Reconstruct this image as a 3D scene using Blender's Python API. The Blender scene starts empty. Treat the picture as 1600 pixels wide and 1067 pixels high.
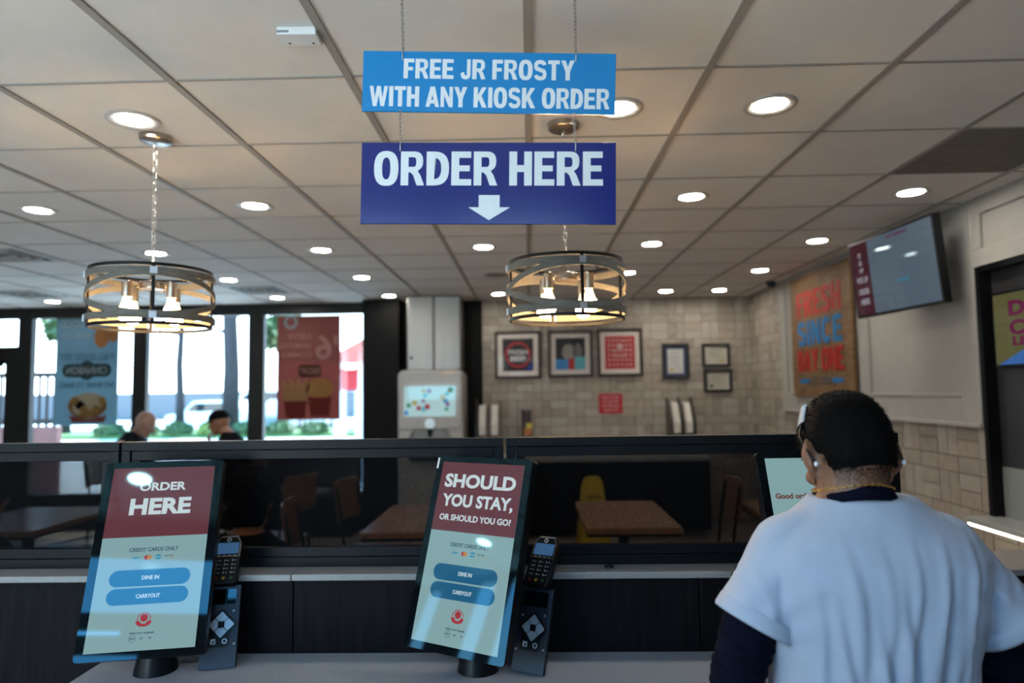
import bpy, bmesh, math, random
from mathutils import Matrix, Vector
from math import sin, cos, pi, radians
random.seed(7)
SC = bpy.context.scene
COL = SC.collection

# ------------------------------------------------------------------ camera
CAMZ = 1.57
CEIL = 2.6416
def cam_matrix(yaw, pitch, roll):
    f = Vector((-sin(yaw)*cos(pitch), cos(yaw)*cos(pitch), sin(pitch)))
    r = Vector((cos(yaw), sin(yaw), 0)); u = r.cross(f)
    c, s = cos(roll), sin(roll)
    r2 = c*r + s*u; u2 = -s*r + c*u
    return Matrix(((r2.x, u2.x, -f.x, 0), (r2.y, u2.y, -f.y, 0), (r2.z, u2.z, -f.z, CAMZ), (0, 0, 0, 1)))
cd = bpy.data.cameras.new('camera'); cam = bpy.data.objects.new('camera', cd); COL.objects.link(cam)
cam.matrix_world = cam_matrix(.024, .0708, -.0138)
cd.sensor_width = 36; cd.lens = 1067/1600*36; cd.clip_start = .02; cd.clip_end = 300
cd.dof.use_dof = True; cd.dof.focus_distance = 1.88; cd.dof.aperture_fstop = 1.7
SC.camera = cam

# ------------------------------------------------------------------ world, sun, exposure
SC.view_settings.view_transform = 'Standard'; SC.view_settings.look = 'None'
SC.view_settings.exposure = -0.10; SC.view_settings.gamma = 1.0
SC.view_settings.use_curve_mapping = False
W = bpy.data.worlds.new('sky'); SC.world = W; W.use_nodes = True
nt = W.node_tree; nt.nodes.clear()
wo = nt.nodes.new('ShaderNodeOutputWorld'); bg = nt.nodes.new('ShaderNodeBackground')
tc = nt.nodes.new('ShaderNodeTexCoord'); sp = nt.nodes.new('ShaderNodeSeparateXYZ'); rp = nt.nodes.new('ShaderNodeValToRGB')
rp.color_ramp.elements[0].position = 0.0; rp.color_ramp.elements[0].color = (.88, .95, 1.0, 1)
rp.color_ramp.elements[1].position = .30; rp.color_ramp.elements[1].color = (.25, .56, 1.0, 1)
nt.links.new(tc.outputs['Generated'], sp.inputs[0]); nt.links.new(sp.outputs['Z'], rp.inputs[0])
nt.links.new(rp.outputs[0], bg.inputs['Color']); bg.inputs['Strength'].default_value = 18.0
nt.links.new(bg.outputs[0], wo.inputs[0])
sd = bpy.data.lights.new('sun', 'SUN'); sun = bpy.data.objects.new('sun', sd); COL.objects.link(sun)
sd.energy = 45; sd.angle = radians(.6); sd.color = (1, .95, .86)
sun.rotation_euler = (radians(-23), radians(12), 0)      # high over the parking lot
SC.cycles.use_denoising = True
SC.cycles.max_bounces = 10; SC.cycles.diffuse_bounces = 4; SC.cycles.glossy_bounces = 4
SC.cycles.transparent_max_bounces = 16; SC.cycles.transmission_bounces = 6
SC.cycles.caustics_reflective = False; SC.cycles.caustics_refractive = False
SC.cycles.sample_clamp_indirect = 6.0

# ------------------------------------------------------------------ materials
MATS = {}
def _new(name):
    m = bpy.data.materials.new(name); m.use_nodes = True
    nt = m.node_tree; p = nt.nodes['Principled BSDF']
    return m, nt, p
def mat(name, col, rough=.5, metal=0.0, noise=.06, scale=30.0, stretch=(1, 1, 1), bump=0.0, spec=.5, emit=None, es=1.0, coat=0.0, tint=None, ior=1.5):
    """principled with a small procedural variation of its own colour"""
    if name in MATS: return MATS[name]
    m, nt, p = _new(name)
    p.inputs['Roughness'].default_value = rough; p.inputs['Metallic'].default_value = metal
    p.inputs['Specular IOR Level'].default_value = spec; p.inputs['IOR'].default_value = ior
    p.inputs['Base Color'].default_value = (*col, 1)
    if tint: p.inputs['Specular Tint'].default_value = (*tint, 1)
    if coat: p.inputs['Coat Weight'].default_value = coat; p.inputs['Coat Roughness'].default_value = .05
    if noise or bump:
        t = nt.nodes.new('ShaderNodeTexCoord'); mp = nt.nodes.new('ShaderNodeMapping'); mp.inputs['Scale'].default_value = stretch
        nz = nt.nodes.new('ShaderNodeTexNoise'); nz.inputs['Scale'].default_value = scale; nz.inputs['Detail'].default_value = 5
        nt.links.new(t.outputs['Object'], mp.inputs[0]); nt.links.new(mp.outputs[0], nz.inputs['Vector'])
        if noise:
            mx = nt.nodes.new('ShaderNodeValToRGB')
            mx.color_ramp.elements[0].position = .3; mx.color_ramp.elements[1].position = .7
            mx.color_ramp.elements[0].color = (*[c*(1-noise) for c in col], 1)
            mx.color_ramp.elements[1].color = (*[min(1, c*(1+noise)) for c in col], 1)
            nt.links.new(nz.outputs['Fac'], mx.inputs[0]); nt.links.new(mx.outputs[0], p.inputs['Base Color'])
        if bump:
            b = nt.nodes.new('ShaderNodeBump'); b.inputs['Strength'].default_value = bump; b.inputs['Distance'].default_value = .004
            nt.links.new(nz.outputs['Fac'], b.inputs['Height']); nt.links.new(b.outputs[0], p.inputs['Normal'])
    if emit:
        p.inputs['Emission Color'].default_value = (*emit, 1); p.inputs['Emission Strength'].default_value = es
    MATS[name] = m
    return m
def screen(name, e, es=1.0):
    """a lit display pixel area under smooth cover glass with a blue anti-glare coating"""
    return mat(name, (.012, .012, .014), .035, noise=0, emit=e, es=es, tint=(.32, .8, 1.0), spec=.42)
def glass_mat(name, col=(.9, .95, .95), ior=1.45):
    if name in MATS: return MATS[name]
    m = bpy.data.materials.new(name); m.use_nodes = True; nt = m.node_tree; nt.nodes.clear()
    o = nt.nodes.new('ShaderNodeOutputMaterial'); mx = nt.nodes.new('ShaderNodeMixShader'); tr = nt.nodes.new('ShaderNodeBsdfTransparent')
    gl = nt.nodes.new('ShaderNodeBsdfGlossy'); lw = nt.nodes.new('ShaderNodeLayerWeight'); pw = nt.nodes.new('ShaderNodeMath'); pw.operation = 'POWER'; pw.inputs[1].default_value = 5
    fr = nt.nodes.new('ShaderNodeMath'); fr.operation = 'MULTIPLY_ADD'; f0 = ((ior-1)/(ior+1))**2; fr.inputs[1].default_value = 1-f0; fr.inputs[2].default_value = f0
    nt.links.new(lw.outputs['Facing'], pw.inputs[0]); nt.links.new(pw.outputs[0], fr.inputs[0])
    tr.inputs[0].default_value = (*col, 1); gl.inputs['Roughness'].default_value = .02
    nt.links.new(fr.outputs[0], mx.inputs[0]); nt.links.new(tr.outputs[0], mx.inputs[1]); nt.links.new(gl.outputs[0], mx.inputs[2]); nt.links.new(mx.outputs[0], o.inputs[0])
    MATS[name] = m; return m
def perforated_mat(name, pitch=.0052, thr=.45):
    if name in MATS: return MATS[name]
    m, nt, p = _new(name)
    p.inputs['Base Color'].default_value = (.0025, .0025, .003, 1); p.inputs['Roughness'].default_value = .6; p.inputs['Specular IOR Level'].default_value = .03
    t = nt.nodes.new('ShaderNodeTexCoord'); s = nt.nodes.new('ShaderNodeSeparateXYZ'); nt.links.new(t.outputs['Object'], s.inputs[0])
    cs = []
    for ax in ('X', 'Z'):
        a = nt.nodes.new('ShaderNodeMath'); a.operation = 'MULTIPLY'; a.inputs[1].default_value = 2*pi/pitch/1.0
        nt.links.new(s.outputs[ax], a.inputs[0])
        b = nt.nodes.new('ShaderNodeMath'); b.operation = 'COSINE'; nt.links.new(a.outputs[0], b.inputs[0]); cs.append(b)
    mu = nt.nodes.new('ShaderNodeMath'); mu.operation = 'MULTIPLY'; nt.links.new(cs[0].outputs[0], mu.inputs[0]); nt.links.new(cs[1].outputs[0], mu.inputs[1])
    g = nt.nodes.new('ShaderNodeMath'); g.operation = 'GREATER_THAN'; g.inputs[1].default_value = thr; nt.links.new(mu.outputs[0], g.inputs[0])
    tr = nt.nodes.new('ShaderNodeBsdfTransparent'); mx = nt.nodes.new('ShaderNodeMixShader')
    nt.links.new(g.outputs[0], mx.inputs[0]); nt.links.new(p.outputs[0], mx.inputs[1]); nt.links.new(tr.outputs[0], mx.inputs[2])
    nt.links.new(mx.outputs[0], nt.nodes['Material Output'].inputs[0])
    MATS[name] = m; return m
def translucent_mat(name, col, tl=.6):
    """printed window film: lets daylight through and tints it"""
    if name in MATS: return MATS[name]
    m = bpy.data.materials.new(name); m.use_nodes = True; nt = m.node_tree; nt.nodes.clear()
    o = nt.nodes.new('ShaderNodeOutputMaterial'); mx = nt.nodes.new('ShaderNodeMixShader'); mx.inputs[0].default_value = tl
    d = nt.nodes.new('ShaderNodeBsdfDiffuse'); t = nt.nodes.new('ShaderNodeBsdfTranslucent')
    d.inputs[0].default_value = (*col, 1); t.inputs[0].default_value = (*[min(1, c*.9) for c in col], 1)
    nt.links.new(d.outputs[0], mx.inputs[1]); nt.links.new(t.outputs[0], mx.inputs[2]); nt.links.new(mx.outputs[0], o.inputs[0])
    MATS[name] = m; return m

BLK = mat('black metal', (.004, .0045, .006), .45, 0, .2, 60, spec=.18)
BLKP = mat('black plastic', (.005, .0055, .007), .36, 0, .2, 80, spec=.25)
BEZ = mat('black cover glass', (.003, .0035, .0045), .03, noise=0, tint=(.32, .8, 1.0), spec=.42)
STEEL = mat('brushed steel', (.30, .29, .285), .42, 1.0, .06, 20, (1, 1, .05))
NICK = mat('brushed nickel', (.42, .37, .32), .28, 1.0, .1, 40)
WHITE = mat('white plastic', (.72, .74, .76), .45, noise=.03)
ZINC = mat('zinc chain', (.34, .33, .32), .35, 1.0, .1)

# ------------------------------------------------------------------ mesh builder
class MB:
    def __init__(s): s.b = bmesh.new(); s.M = Matrix.Identity(4); s.mi = 0
    def v(s, p): return s.b.verts.new(s.M @ Vector(p))
    def f(s, vs):
        try: f = s.b.faces.new(vs); f.material_index = s.mi; return f
        except ValueError: return None
    def box(s, x0, x1, y0, y1, z0, z1):
        P = [s.v((x, y, z)) for z in (z0, z1) for y in (y0, y1) for x in (x0, x1)]
        for q in ((0, 2, 3, 1), (4, 5, 7, 6), (0, 1, 5, 4), (2, 6, 7, 3), (0, 4, 6, 2), (1, 3, 7, 5)): s.f([P[i] for i in q])
        return s
    def cbox(s, c, d): return s.box(c[0]-d[0]/2, c[0]+d[0]/2, c[1]-d[1]/2, c[1]+d[1]/2, c[2]-d[2]/2, c[2]+d[2]/2)
    def bridge(s, a, b, closed=True):
        n = len(a)
        for i in range(n if closed else n-1): s.f((a[i], a[(i+1) % n], b[(i+1) % n], b[i]))
    def cyl(s, p0, p1, r0, r1=None, n=20, caps=True):
        r1 = r0 if r1 is None else r1
        p0, p1 = Vector(p0), Vector(p1); d = (p1-p0).normalized()
        a = d.orthogonal().normalized(); b = d.cross(a)
        R = [[s.v(p+(a*cos(2*pi*i/n)+b*sin(2*pi*i/n))*r) for i in range(n)] for p, r in ((p0, r0), (p1, r1))]
        s.bridge(*R)
        if caps: s.f(R[0][::-1]); s.f(R[1])
        return s
    def lathe(s, prof, c=(0, 0, 0), n=24, axis='z'):
        rings = []
        for r, h in prof:
            ring = []
            for i in range(n):
                a = 2*pi*i/n; p = (c[0]+r*cos(a), c[1]+r*sin(a), c[2]+h) if axis == 'z' else (c[0]+r*cos(a), c[1]+h, c[2]+r*sin(a))
                ring.append(s.v(p))
            rings.append(ring)
        for a, b in zip(rings, rings[1:]): s.bridge(a, b)
        s.f(rings[0][::-1]); s.f(rings[-1])
        return s
    def tube(s, path, r, n=8, closed=False):
        path = [Vector(p) for p in path]; N = len(path); rings = []; prev = None
        for i, p in enumerate(path):
            t = (path[(i+1) % N]-path[i-1]) if closed else (path[min(i+1, N-1)]-path[max(i-1, 0)])
            t.normalize()
            a = t.orthogonal().normalized() if prev is None else (prev-t*prev.dot(t)).normalized()
            prev = a; b = t.cross(a); rr = r[i] if isinstance(r, (list, tuple)) else r
            rings.append([s.v(p+(a*cos(2*pi*k/n)+b*sin(2*pi*k/n))*rr) for k in range(n)])
        for a, b in zip(rings, rings[1:]): s.bridge(a, b)
        if closed: s.bridge(rings[-1], rings[0])
        else: s.f(rings[0][::-1]); s.f(rings[-1])
        return s
    def prism(s, poly, y0, y1):
        """polygon in x,z pushed from y0 to y1"""
        A = [s.v((x, y0, z)) for x, z in poly]; B = [s.v((x, y1, z)) for x, z in poly]
        s.f(A); s.f(B[::-1]); s.bridge(A, B); return s
    def rrect(s, x0, x1, z0, z1, r, y0, y1, n=6):
        P = []
        for cx, cz, a0 in ((x1-r, z1-r, 0), (x0+r, z1-r, pi/2), (x0+r, z0+r, pi), (x1-r, z0+r, 1.5*pi)):
            for i in range(n+1): a = a0+pi/2*i/n; P.append((cx+r*cos(a), cz+r*sin(a)))
        return s.prism(P, y0, y1)
    def disc(s, cx, cz, r, y0, y1, n=24, rz=None):
        return s.prism([(cx+r*cos(2*pi*i/n), cz+(rz or r)*sin(2*pi*i/n)) for i in range(n)], y0, y1)
    def annulus(s, cx, cz, r0, r1, y0, y1, n=28):
        L = [[s.v((cx+r*cos(2*pi*i/n), y, cz+r*sin(2*pi*i/n))) for i in range(n)] for r, y in ((r0, y0), (r1, y0), (r1, y1), (r0, y1))]
        for i in range(4): s.bridge(L[i], L[(i+1) % 4])
        return s
    def frame(s, x0, x1, z0, z1, w, y0, y1):
        s.box(x0, x1, y0, y1, z0, z0+w); s.box(x0, x1, y0, y1, z1-w, z1)
        s.box(x0, x0+w, y0, y1, z0+w, z1-w); s.box(x1-w, x1, y0, y1, z0+w, z1-w); return s
    def ell(s, c, r, R=None, n=20, m=12):
        c = Vector(c); R = R or Matrix.Identity(3)
        top = s.v(c+R@Vector((0, 0, r[2]))); bot = s.v(c+R@Vector((0, 0, -r[2]))); rings = []
        for j in range(1, m):
            t = pi*j/m
            rings.append([s.v(c+R@Vector((r[0]*sin(t)*cos(2*pi*i/n), r[1]*sin(t)*sin(2*pi*i/n), r[2]*cos(t)))) for i in range(n)])
        for a, b in zip(rings, rings[1:]): s.bridge(b, a)
        for i in range(n):
            s.f((top, rings[0][i], rings[0][(i+1) % n])); s.f((bot, rings[-1][(i+1) % n], rings[-1][i]))
        return s
    def cone(s, p0, p1, r0, r1, n=14):
        """tapered limb with round ends"""
        p0, p1 = Vector(p0), Vector(p1); d = (p1-p0); L = d.length; d.normalize(); a = d.orthogonal().normalized(); b = d.cross(a)
        prof = [(r0*cos(t), -r0*sin(t)) for t in (1.45, 1.1, .7, .35)]+[(r0, 0), (r1, L)]+[(r1*cos(t), L+r1*sin(t)) for t in (.35, .7, 1.1, 1.45)]
        rings = [[s.v(p0+d*h+(a*cos(2*pi*i/n)+b*sin(2*pi*i/n))*r) for i in range(n)] for r, h in prof]
        for A, B in zip(rings, rings[1:]): s.bridge(A, B)
        s.f(rings[0][::-1]); s.f(rings[-1]); return s
    def loft(s, rings, n=40, cap=True):
        """rings: (z, cx, cy, rx, ry, power)"""
        R = []
        for z, cx, cy, rx, ry, pw in rings:
            q = []
            for i in range(n):
                a = 2*pi*i/n; ca, sa = cos(a), sin(a); e = 2/pw
                q.append(s.v((cx+rx*math.copysign(abs(ca)**e, ca), cy+ry*math.copysign(abs(sa)**e, sa), z)))
            R.append(q)
        for a, b in zip(R, R[1:]): s.bridge(a, b)
        if cap: s.f(R[0][::-1]); s.f(R[-1])
        return s
    def text(s, txt, cx, cz, w, h, y, depth=.0006, bold=.02, mirror=False, spacing=1.0, shear=0.0):
        """raised lettering on the x,z plane facing -y, fitted to w x h (w None keeps the proportions)"""
        cu = bpy.data.curves.new('t', 'FONT'); cu.body = txt; cu.align_x = 'CENTER'; cu.offset = bold; cu.resolution_u = 3; cu.space_character = spacing; cu.shear = shear
        o = bpy.data.objects.new('t', cu); COL.objects.link(o)
        dg = bpy.context.evaluated_depsgraph_get(); dg.update(); me = bpy.data.meshes.new_from_object(o.evaluated_get(dg))
        bpy.data.objects.remove(o); bpy.data.curves.remove(cu)
        if not me.vertices: return s
        xs = [v.co.x for v in me.vertices]; ys = [v.co.y for v in me.vertices]
        x0, x1, y0, y1 = min(xs), max(xs), min(ys), max(ys)
        sz = h/(y1-y0); sx = sz if w is None else w/(x1-x0)
        if mirror: sx = -sx
        P = [(cx+(v.co.x-(x0+x1)/2)*sx, cz+(v.co.y-(y0+y1)/2)*sz) for v in me.vertices]
        F = [s.v((p[0], y, p[1])) for p in P]; B = [s.v((p[0], y+depth, p[1])) for p in P]
        cnt = {}
        for pl in me.polygons:
            vs = list(pl.vertices)
            s.f([F[i] for i in vs]); s.f([B[i] for i in vs][::-1])
            for i in range(len(vs)):
                k = (vs[i], vs[(i+1) % len(vs)]); cnt[k] = 1
        for (a, b) in cnt:
            if (b, a) not in cnt: s.f((F[b], F[a], B[a], B[b]))
        bpy.data.meshes.remove(me); return s
    def build(s, name, mats, parent=None, smooth=False, bevel=0, label=None, flip=True, kind=None):
        if flip: bmesh.ops.recalc_face_normals(s.b, faces=s.b.faces)
        me = bpy.data.meshes.new(name); s.b.to_mesh(me); s.b.free()
        for m in (mats if isinstance(mats, (list, tuple)) else [mats]): me.materials.append(m)
        if smooth:
            for p in me.polygons: p.use_smooth = True
        o = bpy.data.objects.new(name, me); COL.objects.link(o)
        if parent: o.parent = parent
        if bevel:
            bv = o.modifiers.new('bevel', 'BEVEL'); bv.width = bevel; bv.segments = 2; bv.limit_method = 'ANGLE'
        if smooth == 'auto':
            try:
                for p in me.polygons: p.use_smooth = True
                me.set_sharp_from_angle(angle=radians(40))
            except Exception: pass
        if label: o['label'] = label
        if kind: o['kind'] = kind
        return o
def thing(name, label, cat, loc=(0, 0, 0), rz=0, group=None, M=None):
    o = bpy.data.objects.new(name, None); COL.objects.link(o); o.empty_display_size = .1
    if M is not None: o.matrix_world = M
    else: o.location = loc; o.rotation_euler = (0, 0, rz)
    o['label'] = label; o['category'] = cat
    if group: o['group'] = group
    return o
def tag(o, label, cat, group=None, kind=None):
    o['label'] = label; o['category'] = cat
    if group: o['group'] = group
    if kind: o['kind'] = kind
    return o
def struct(o): o['kind'] = 'structure'; return o
def copy_tree(root, loc, label=None, rz=None):
    r = root.copy(); COL.objects.link(r); r.location = loc
    if rz is not None: r.rotation_euler = (0, 0, rz)
    if label: r['label'] = label
    for ch in list(root.children):
        c = ch.copy(); COL.objects.link(c); c.parent = r
        for g in list(ch.children):
            d = g.copy(); COL.objects.link(d); d.parent = c
    return r
def tiltM(center, yaw, tilt, roll=0):
    rt = Vector((cos(yaw), sin(yaw), 0)); up = Vector((-sin(yaw)*sin(tilt), cos(yaw)*sin(tilt), cos(tilt)))
    a = cos(roll)*rt+sin(roll)*up; b = -sin(roll)*rt+cos(roll)*up; n = b.cross(a)   # x, z ; y = away from the viewer
    y = b.cross(a)
    return Matrix(((a.x, y.x, b.x, center[0]), (a.y, y.y, b.y, center[1]), (a.z, y.z, b.z, center[2]), (0, 0, 0, 1)))
def remesh(o, vox, smooth=6):
    """fuse the overlapping solids of a mesh into one continuous skin"""
    m = o.modifiers.new('r', 'REMESH'); m.mode = 'VOXEL'; m.voxel_size = vox; m.adaptivity = 0
    if smooth: sm = o.modifiers.new('s', 'SMOOTH'); sm.iterations = smooth; sm.factor = .5
    dg = bpy.context.evaluated_depsgraph_get(); dg.update()
    me = bpy.data.meshes.new_from_object(o.evaluated_get(dg)); old = o.data
    o.modifiers.clear(); nm = old.name; o.data = me; bpy.data.meshes.remove(old); me.name = nm
    for p in me.polygons: p.use_smooth = True
    return o
# ------------------------------------------------------------------ heavy grotesque capitals for the hanging signs and the wood art
def _arc(cx, cy, rx, ry, a0, a1, n=12, pw=2.5):
    out = []
    for i in range(n+1):
        a = radians(a0+(a1-a0)*i/n); c, s_ = cos(a), sin(a); e = 2/pw
        out.append((cx+rx*math.copysign(abs(c)**e, c), cy+ry*math.copysign(abs(s_)**e, s_)))
    return out
def _ring(cx, cy, rx, ry, tx, ty): return [_arc(cx, cy, rx, ry, 0, 360, 32)[:-1], _arc(cx, cy, rx-tx, ry-ty, 0, 360, 32)[:-1]]
def _stroke(path, t):
    P = [Vector((x, y)) for x, y in path]; L, R = [], []
    for i, p in enumerate(P):
        d = (P[min(i+1, len(P)-1)]-P[max(i-1, 0)]).normalized(); n = Vector((-d.y, d.x))
        L.append(tuple(p+n*t/2)); R.append(tuple(p-n*t/2))
    return [L+R[::-1]]
def _bowl(x, y0, y1, w, t, ty):
    """right hand bowl of D, P, R, B attached to a stem"""
    ym, r = (y0+y1)/2, (y1-y0)/2; k = w-r*.95
    o = [(x, y0), (x+k, y0)]+_arc(x+k, ym, w-k, r, -90, 90, 14)[1:]+[(x, y1)]
    i = [(x+t, y0+ty), (x+k, y0+ty)]+_arc(x+k, ym, w-k-t, r-ty, -90, 90, 14)[1:]+[(x+t, y1-ty)]
    return [o, i]
T_, H_ = .24, .185
def glyph(c):
    V = lambda x, y0=0, y1=1: [(x, y0), (x+T_, y0), (x+T_, y1), (x, y1)]
    B = lambda x0, x1, y0, h=H_: [(x0, y0), (x1, y0), (x1, y0+h), (x0, y0+h)]
    if c == 'E': return .62, [[(0, 0), (.62, 0), (.62, H_), (T_, H_), (T_, .42), (.57, .42), (.57, .59), (T_, .59), (T_, 1-H_), (.61, 1-H_), (.61, 1), (0, 1)]]
    if c == 'F': return .58, [[(0, 0), (T_, 0), (T_, .41), (.52, .41), (.52, .585), (T_, .585), (T_, 1-H_), (.58, 1-H_), (.58, 1), (0, 1)]]
    if c == 'H': return .70, [[(0, 0), (T_, 0), (T_, .40), (.70-T_, .40), (.70-T_, 0), (.70, 0), (.70, 1), (.70-T_, 1), (.70-T_, .60), (T_, .60), (T_, 1), (0, 1)]]
    if c == 'I': return T_, [V(0)]
    if c == 'T': return .64, [[(.32-T_/2, 0), (.32+T_/2, 0), (.32+T_/2, 1-H_), (.64, 1-H_), (.64, 1), (0, 1), (0, 1-H_), (.32-T_/2, 1-H_)]]
    if c == 'N': return .70, [[(0, 0), (.2, 0), (.2, .56), (.49, 0), (.70, 0), (.70, 1), (.50, 1), (.50, .45), (.21, 1), (0, 1)]]
    if c == 'K': return .76, [[(0, 0), (T_, 0), (T_, .27), (.295, .39), (.50, 0), (.76, 0), (.445, .58), (.74, 1), (.475, 1), (T_, .60), (T_, 1), (0, 1)]]
    if c == 'Y': return .74, [[(.37-T_/2, 0), (.37+T_/2, 0), (.37+T_/2, .42), (.74, 1), (.50, 1), (.37, .68), (.24, 1), (0, 1), (.37-T_/2, .42)]]
    if c == 'W': return 1.05, [[(.20, 0), (.41, 0), (.525, .55), (.64, 0), (.85, 0), (1.05, 1), (.84, 1), (.745, .42), (.63, 1), (.42, 1), (.305, .42), (.21, 1), (0, 1)]]
    if c == 'A': return .78, [[(0, 0), (.225, 0), (.275, .17), (.505, .17), (.555, 0), (.78, 0), (.52, 1), (.26, 1)], [(.325, .345), (.455, .345), (.39, .62)]]
    if c == 'O': return .76, _ring(.38, .5, .38, .515, T_+.01, .19)
    if c == 'D': return .70, _bowl(0, 0, 1, .70, T_, H_)
    if c == 'R': return .73, [[(0, 0), (T_, 0), (T_, .385), (.30, .385), (.39, .30), (.50, 0), (.735, 0), (.61, .31), (.54, .405)]+[(.53, .43)]+_arc(.40, .715, .295, .285, -60, 90, 12)+[(0, 1)], [(T_, .545), (.38, .545)]+_arc(.40, .69, .085, .145, -80, 80, 8)+[(.38, .835), (T_, .835)]]
    if c == 'J': return .58, _stroke([(.58-T_/2, 1), (.58-T_/2, .30)]+_arc(.295, .285, .295-T_/2+.0, .285-.09, 0, -180, 14)[1:]+[(.105, .33)], .205)
    if c == 'S':
        P = _arc(.345, .725, .235, .185, 8, 180, 12)+_arc(.345, .70, .235, .16, 190, 262, 6)[0:]+_arc(.355, .30, .24, .185, 82, 0, 6)+_arc(.355, .285, .24, .20, -8, -172, 12)
        return .70, _stroke(P, .20)
    if c == 'C': return .72, _stroke(_arc(.38, .5, .275, .415, 42, 318, 24, 2.3), .205)
    if c == '-': return .4, [B(0, .4, .4)]
    return .25, []
def block(self, txt, cx, cz, w, h, y, depth=.0008, gap=.075, mirror=False):
    cu = bpy.data.curves.new('g', 'CURVE'); cu.dimensions = '2D'; cu.fill_mode = 'FRONT'; x = 0
    for ch in txt:
        if ch == ' ': x += .30; continue
        gw, outs = glyph(ch)
        for o in outs:
            sp_ = cu.splines.new('POLY'); sp_.points.add(len(o)-1); sp_.use_cyclic_u = True
            for q, (a, b) in zip(sp_.points, o): q.co = (x+a, b, 0, 1)
        x += gw+gap
    o = bpy.data.objects.new('g', cu); COL.objects.link(o); dg = bpy.context.evaluated_depsgraph_get(); dg.update(); me = bpy.data.meshes.new_from_object(o.evaluated_get(dg))
    bpy.data.objects.remove(o); bpy.data.curves.remove(cu)
    W_ = x-gap; sx, sz = w/W_*(-1 if mirror else 1), h
    F = [self.v((cx+(v.co.x-W_/2)*sx, y, cz+(v.co.y-.5)*sz)) for v in me.vertices]; Bk = [self.v((cx+(v.co.x-W_/2)*sx, y+depth, cz+(v.co.y-.5)*sz)) for v in me.vertices]
    ed = {}
    for pl in me.polygons:
        vs = list(pl.vertices); self.f([F[i] for i in vs]); self.f([Bk[i] for i in vs][::-1])
        for i in range(len(vs)): ed[(vs[i], vs[(i+1) % len(vs)])] = 1
    for (a, b) in ed:
        if (b, a) not in ed: self.f((F[b], F[a], Bk[a], Bk[b]))
    bpy.data.meshes.remove(me); return self
MB.block = block
# ------------------------------------------------------------------ room shell
BY = 8.1      # back wall plane
RX = 2.62     # right wall plane
LX = -7.4     # left wall
FY = -.5     # wall behind the viewer
ceil_m = mat('ceiling tile', (.72, .70, .68), .9, noise=.03, scale=7, bump=.12)
grid_m = mat('ceiling grid', (.30, .285, .265), .6, noise=.04)
paint_m = mat('cream painted panel', (.335, .32, .295), .6, noise=.03, scale=12)
dark_m = mat('black painted wall', (.005, .005, .0055), .6, spec=.12, noise=.1)
floor_m = mat('grey floor tile', (.27, .225, .185), .35, noise=.3, scale=3)
alum_m = mat('dark bronze window frame', (.012, .011, .010), .45, .0, .1, spec=.25)
wallg_m = mat('grey wall paint', (.12, .115, .11), .8, noise=.05)
struct(MB().box(LX-.2, 4.2, FY-.2, BY+.2, -.12, 0).build('floor', floor_m))
struct(MB().box(LX-.2, 4.2, FY-.2, BY+.3, CEIL, CEIL+.25).build('ceiling', ceil_m))
g = MB(); GX, GY, T = .0124, 2.2351, .6096
for i in range(-13, 5):
    x = GX+i*T
    if LX < x < RX: g.box(x-.013, x+.013, FY, BY, CEIL-.007, CEIL+.001); 
for j in range(-4, 11):
    y = GY+j*T
    if FY < y < BY: g.box(LX, RX, y-.0055, y+.0055, CEIL-.004, CEIL+.001)
g.box(RX-.03, RX, FY, BY, CEIL-.02, CEIL+.001)
struct(g.build('trim_1', grid_m, label='exposed grid of the suspended ceiling'))

def wall_with_holes(name, m, a0, a1, z0, z1, holes, t0, t1, axis='x'):
    A = sorted({a0, a1, *[h[0] for h in holes], *[h[1] for h in holes]}); Z = sorted({z0, z1, *[h[2] for h in holes], *[h[3] for h in holes]})
    b = MB()
    for i in range(len(A)-1):
        for j in range(len(Z)-1):
            ca, cz = (A[i]+A[i+1])/2, (Z[j]+Z[j+1])/2
            if any(h[0] < ca < h[1] and h[2] < cz < h[3] for h in holes): continue
            if axis == 'x': b.box(A[i], A[i+1], t0, t1, Z[j], Z[j+1])
            else: b.box(t0, t1, A[i], A[i+1], Z[j], Z[j+1])
    return struct(b.build(name, m))
# wall behind the viewer with its glazed entrance (seen mirrored in the kiosk screens, but for the last opening)
rear = [(-2.75, -.55, 2.02, 2.42), (-2.75, -1.49, .1, 1.80), (-1.95, -1.63, 1.895, 1.93), (-5.95, -5.58, .3, 2.60), (-4.81, -4.46, .3, 2.60),  # third is a slit added to mirror as a bright streak
        (-4.22, -3.75, .3, 2.60), (-.45, .30, 1.5, 2.40)]  # last opening is unseen, added to light the man's shirt from behind
wall_with_holes('wall_front', wallg_m, LX-.2, RX+.2, 0, CEIL, rear, FY-.03, FY)
struct(MB().box(LX-.2, LX, FY, BY, 0, CEIL).build('wall_left', wallg_m))
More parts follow.
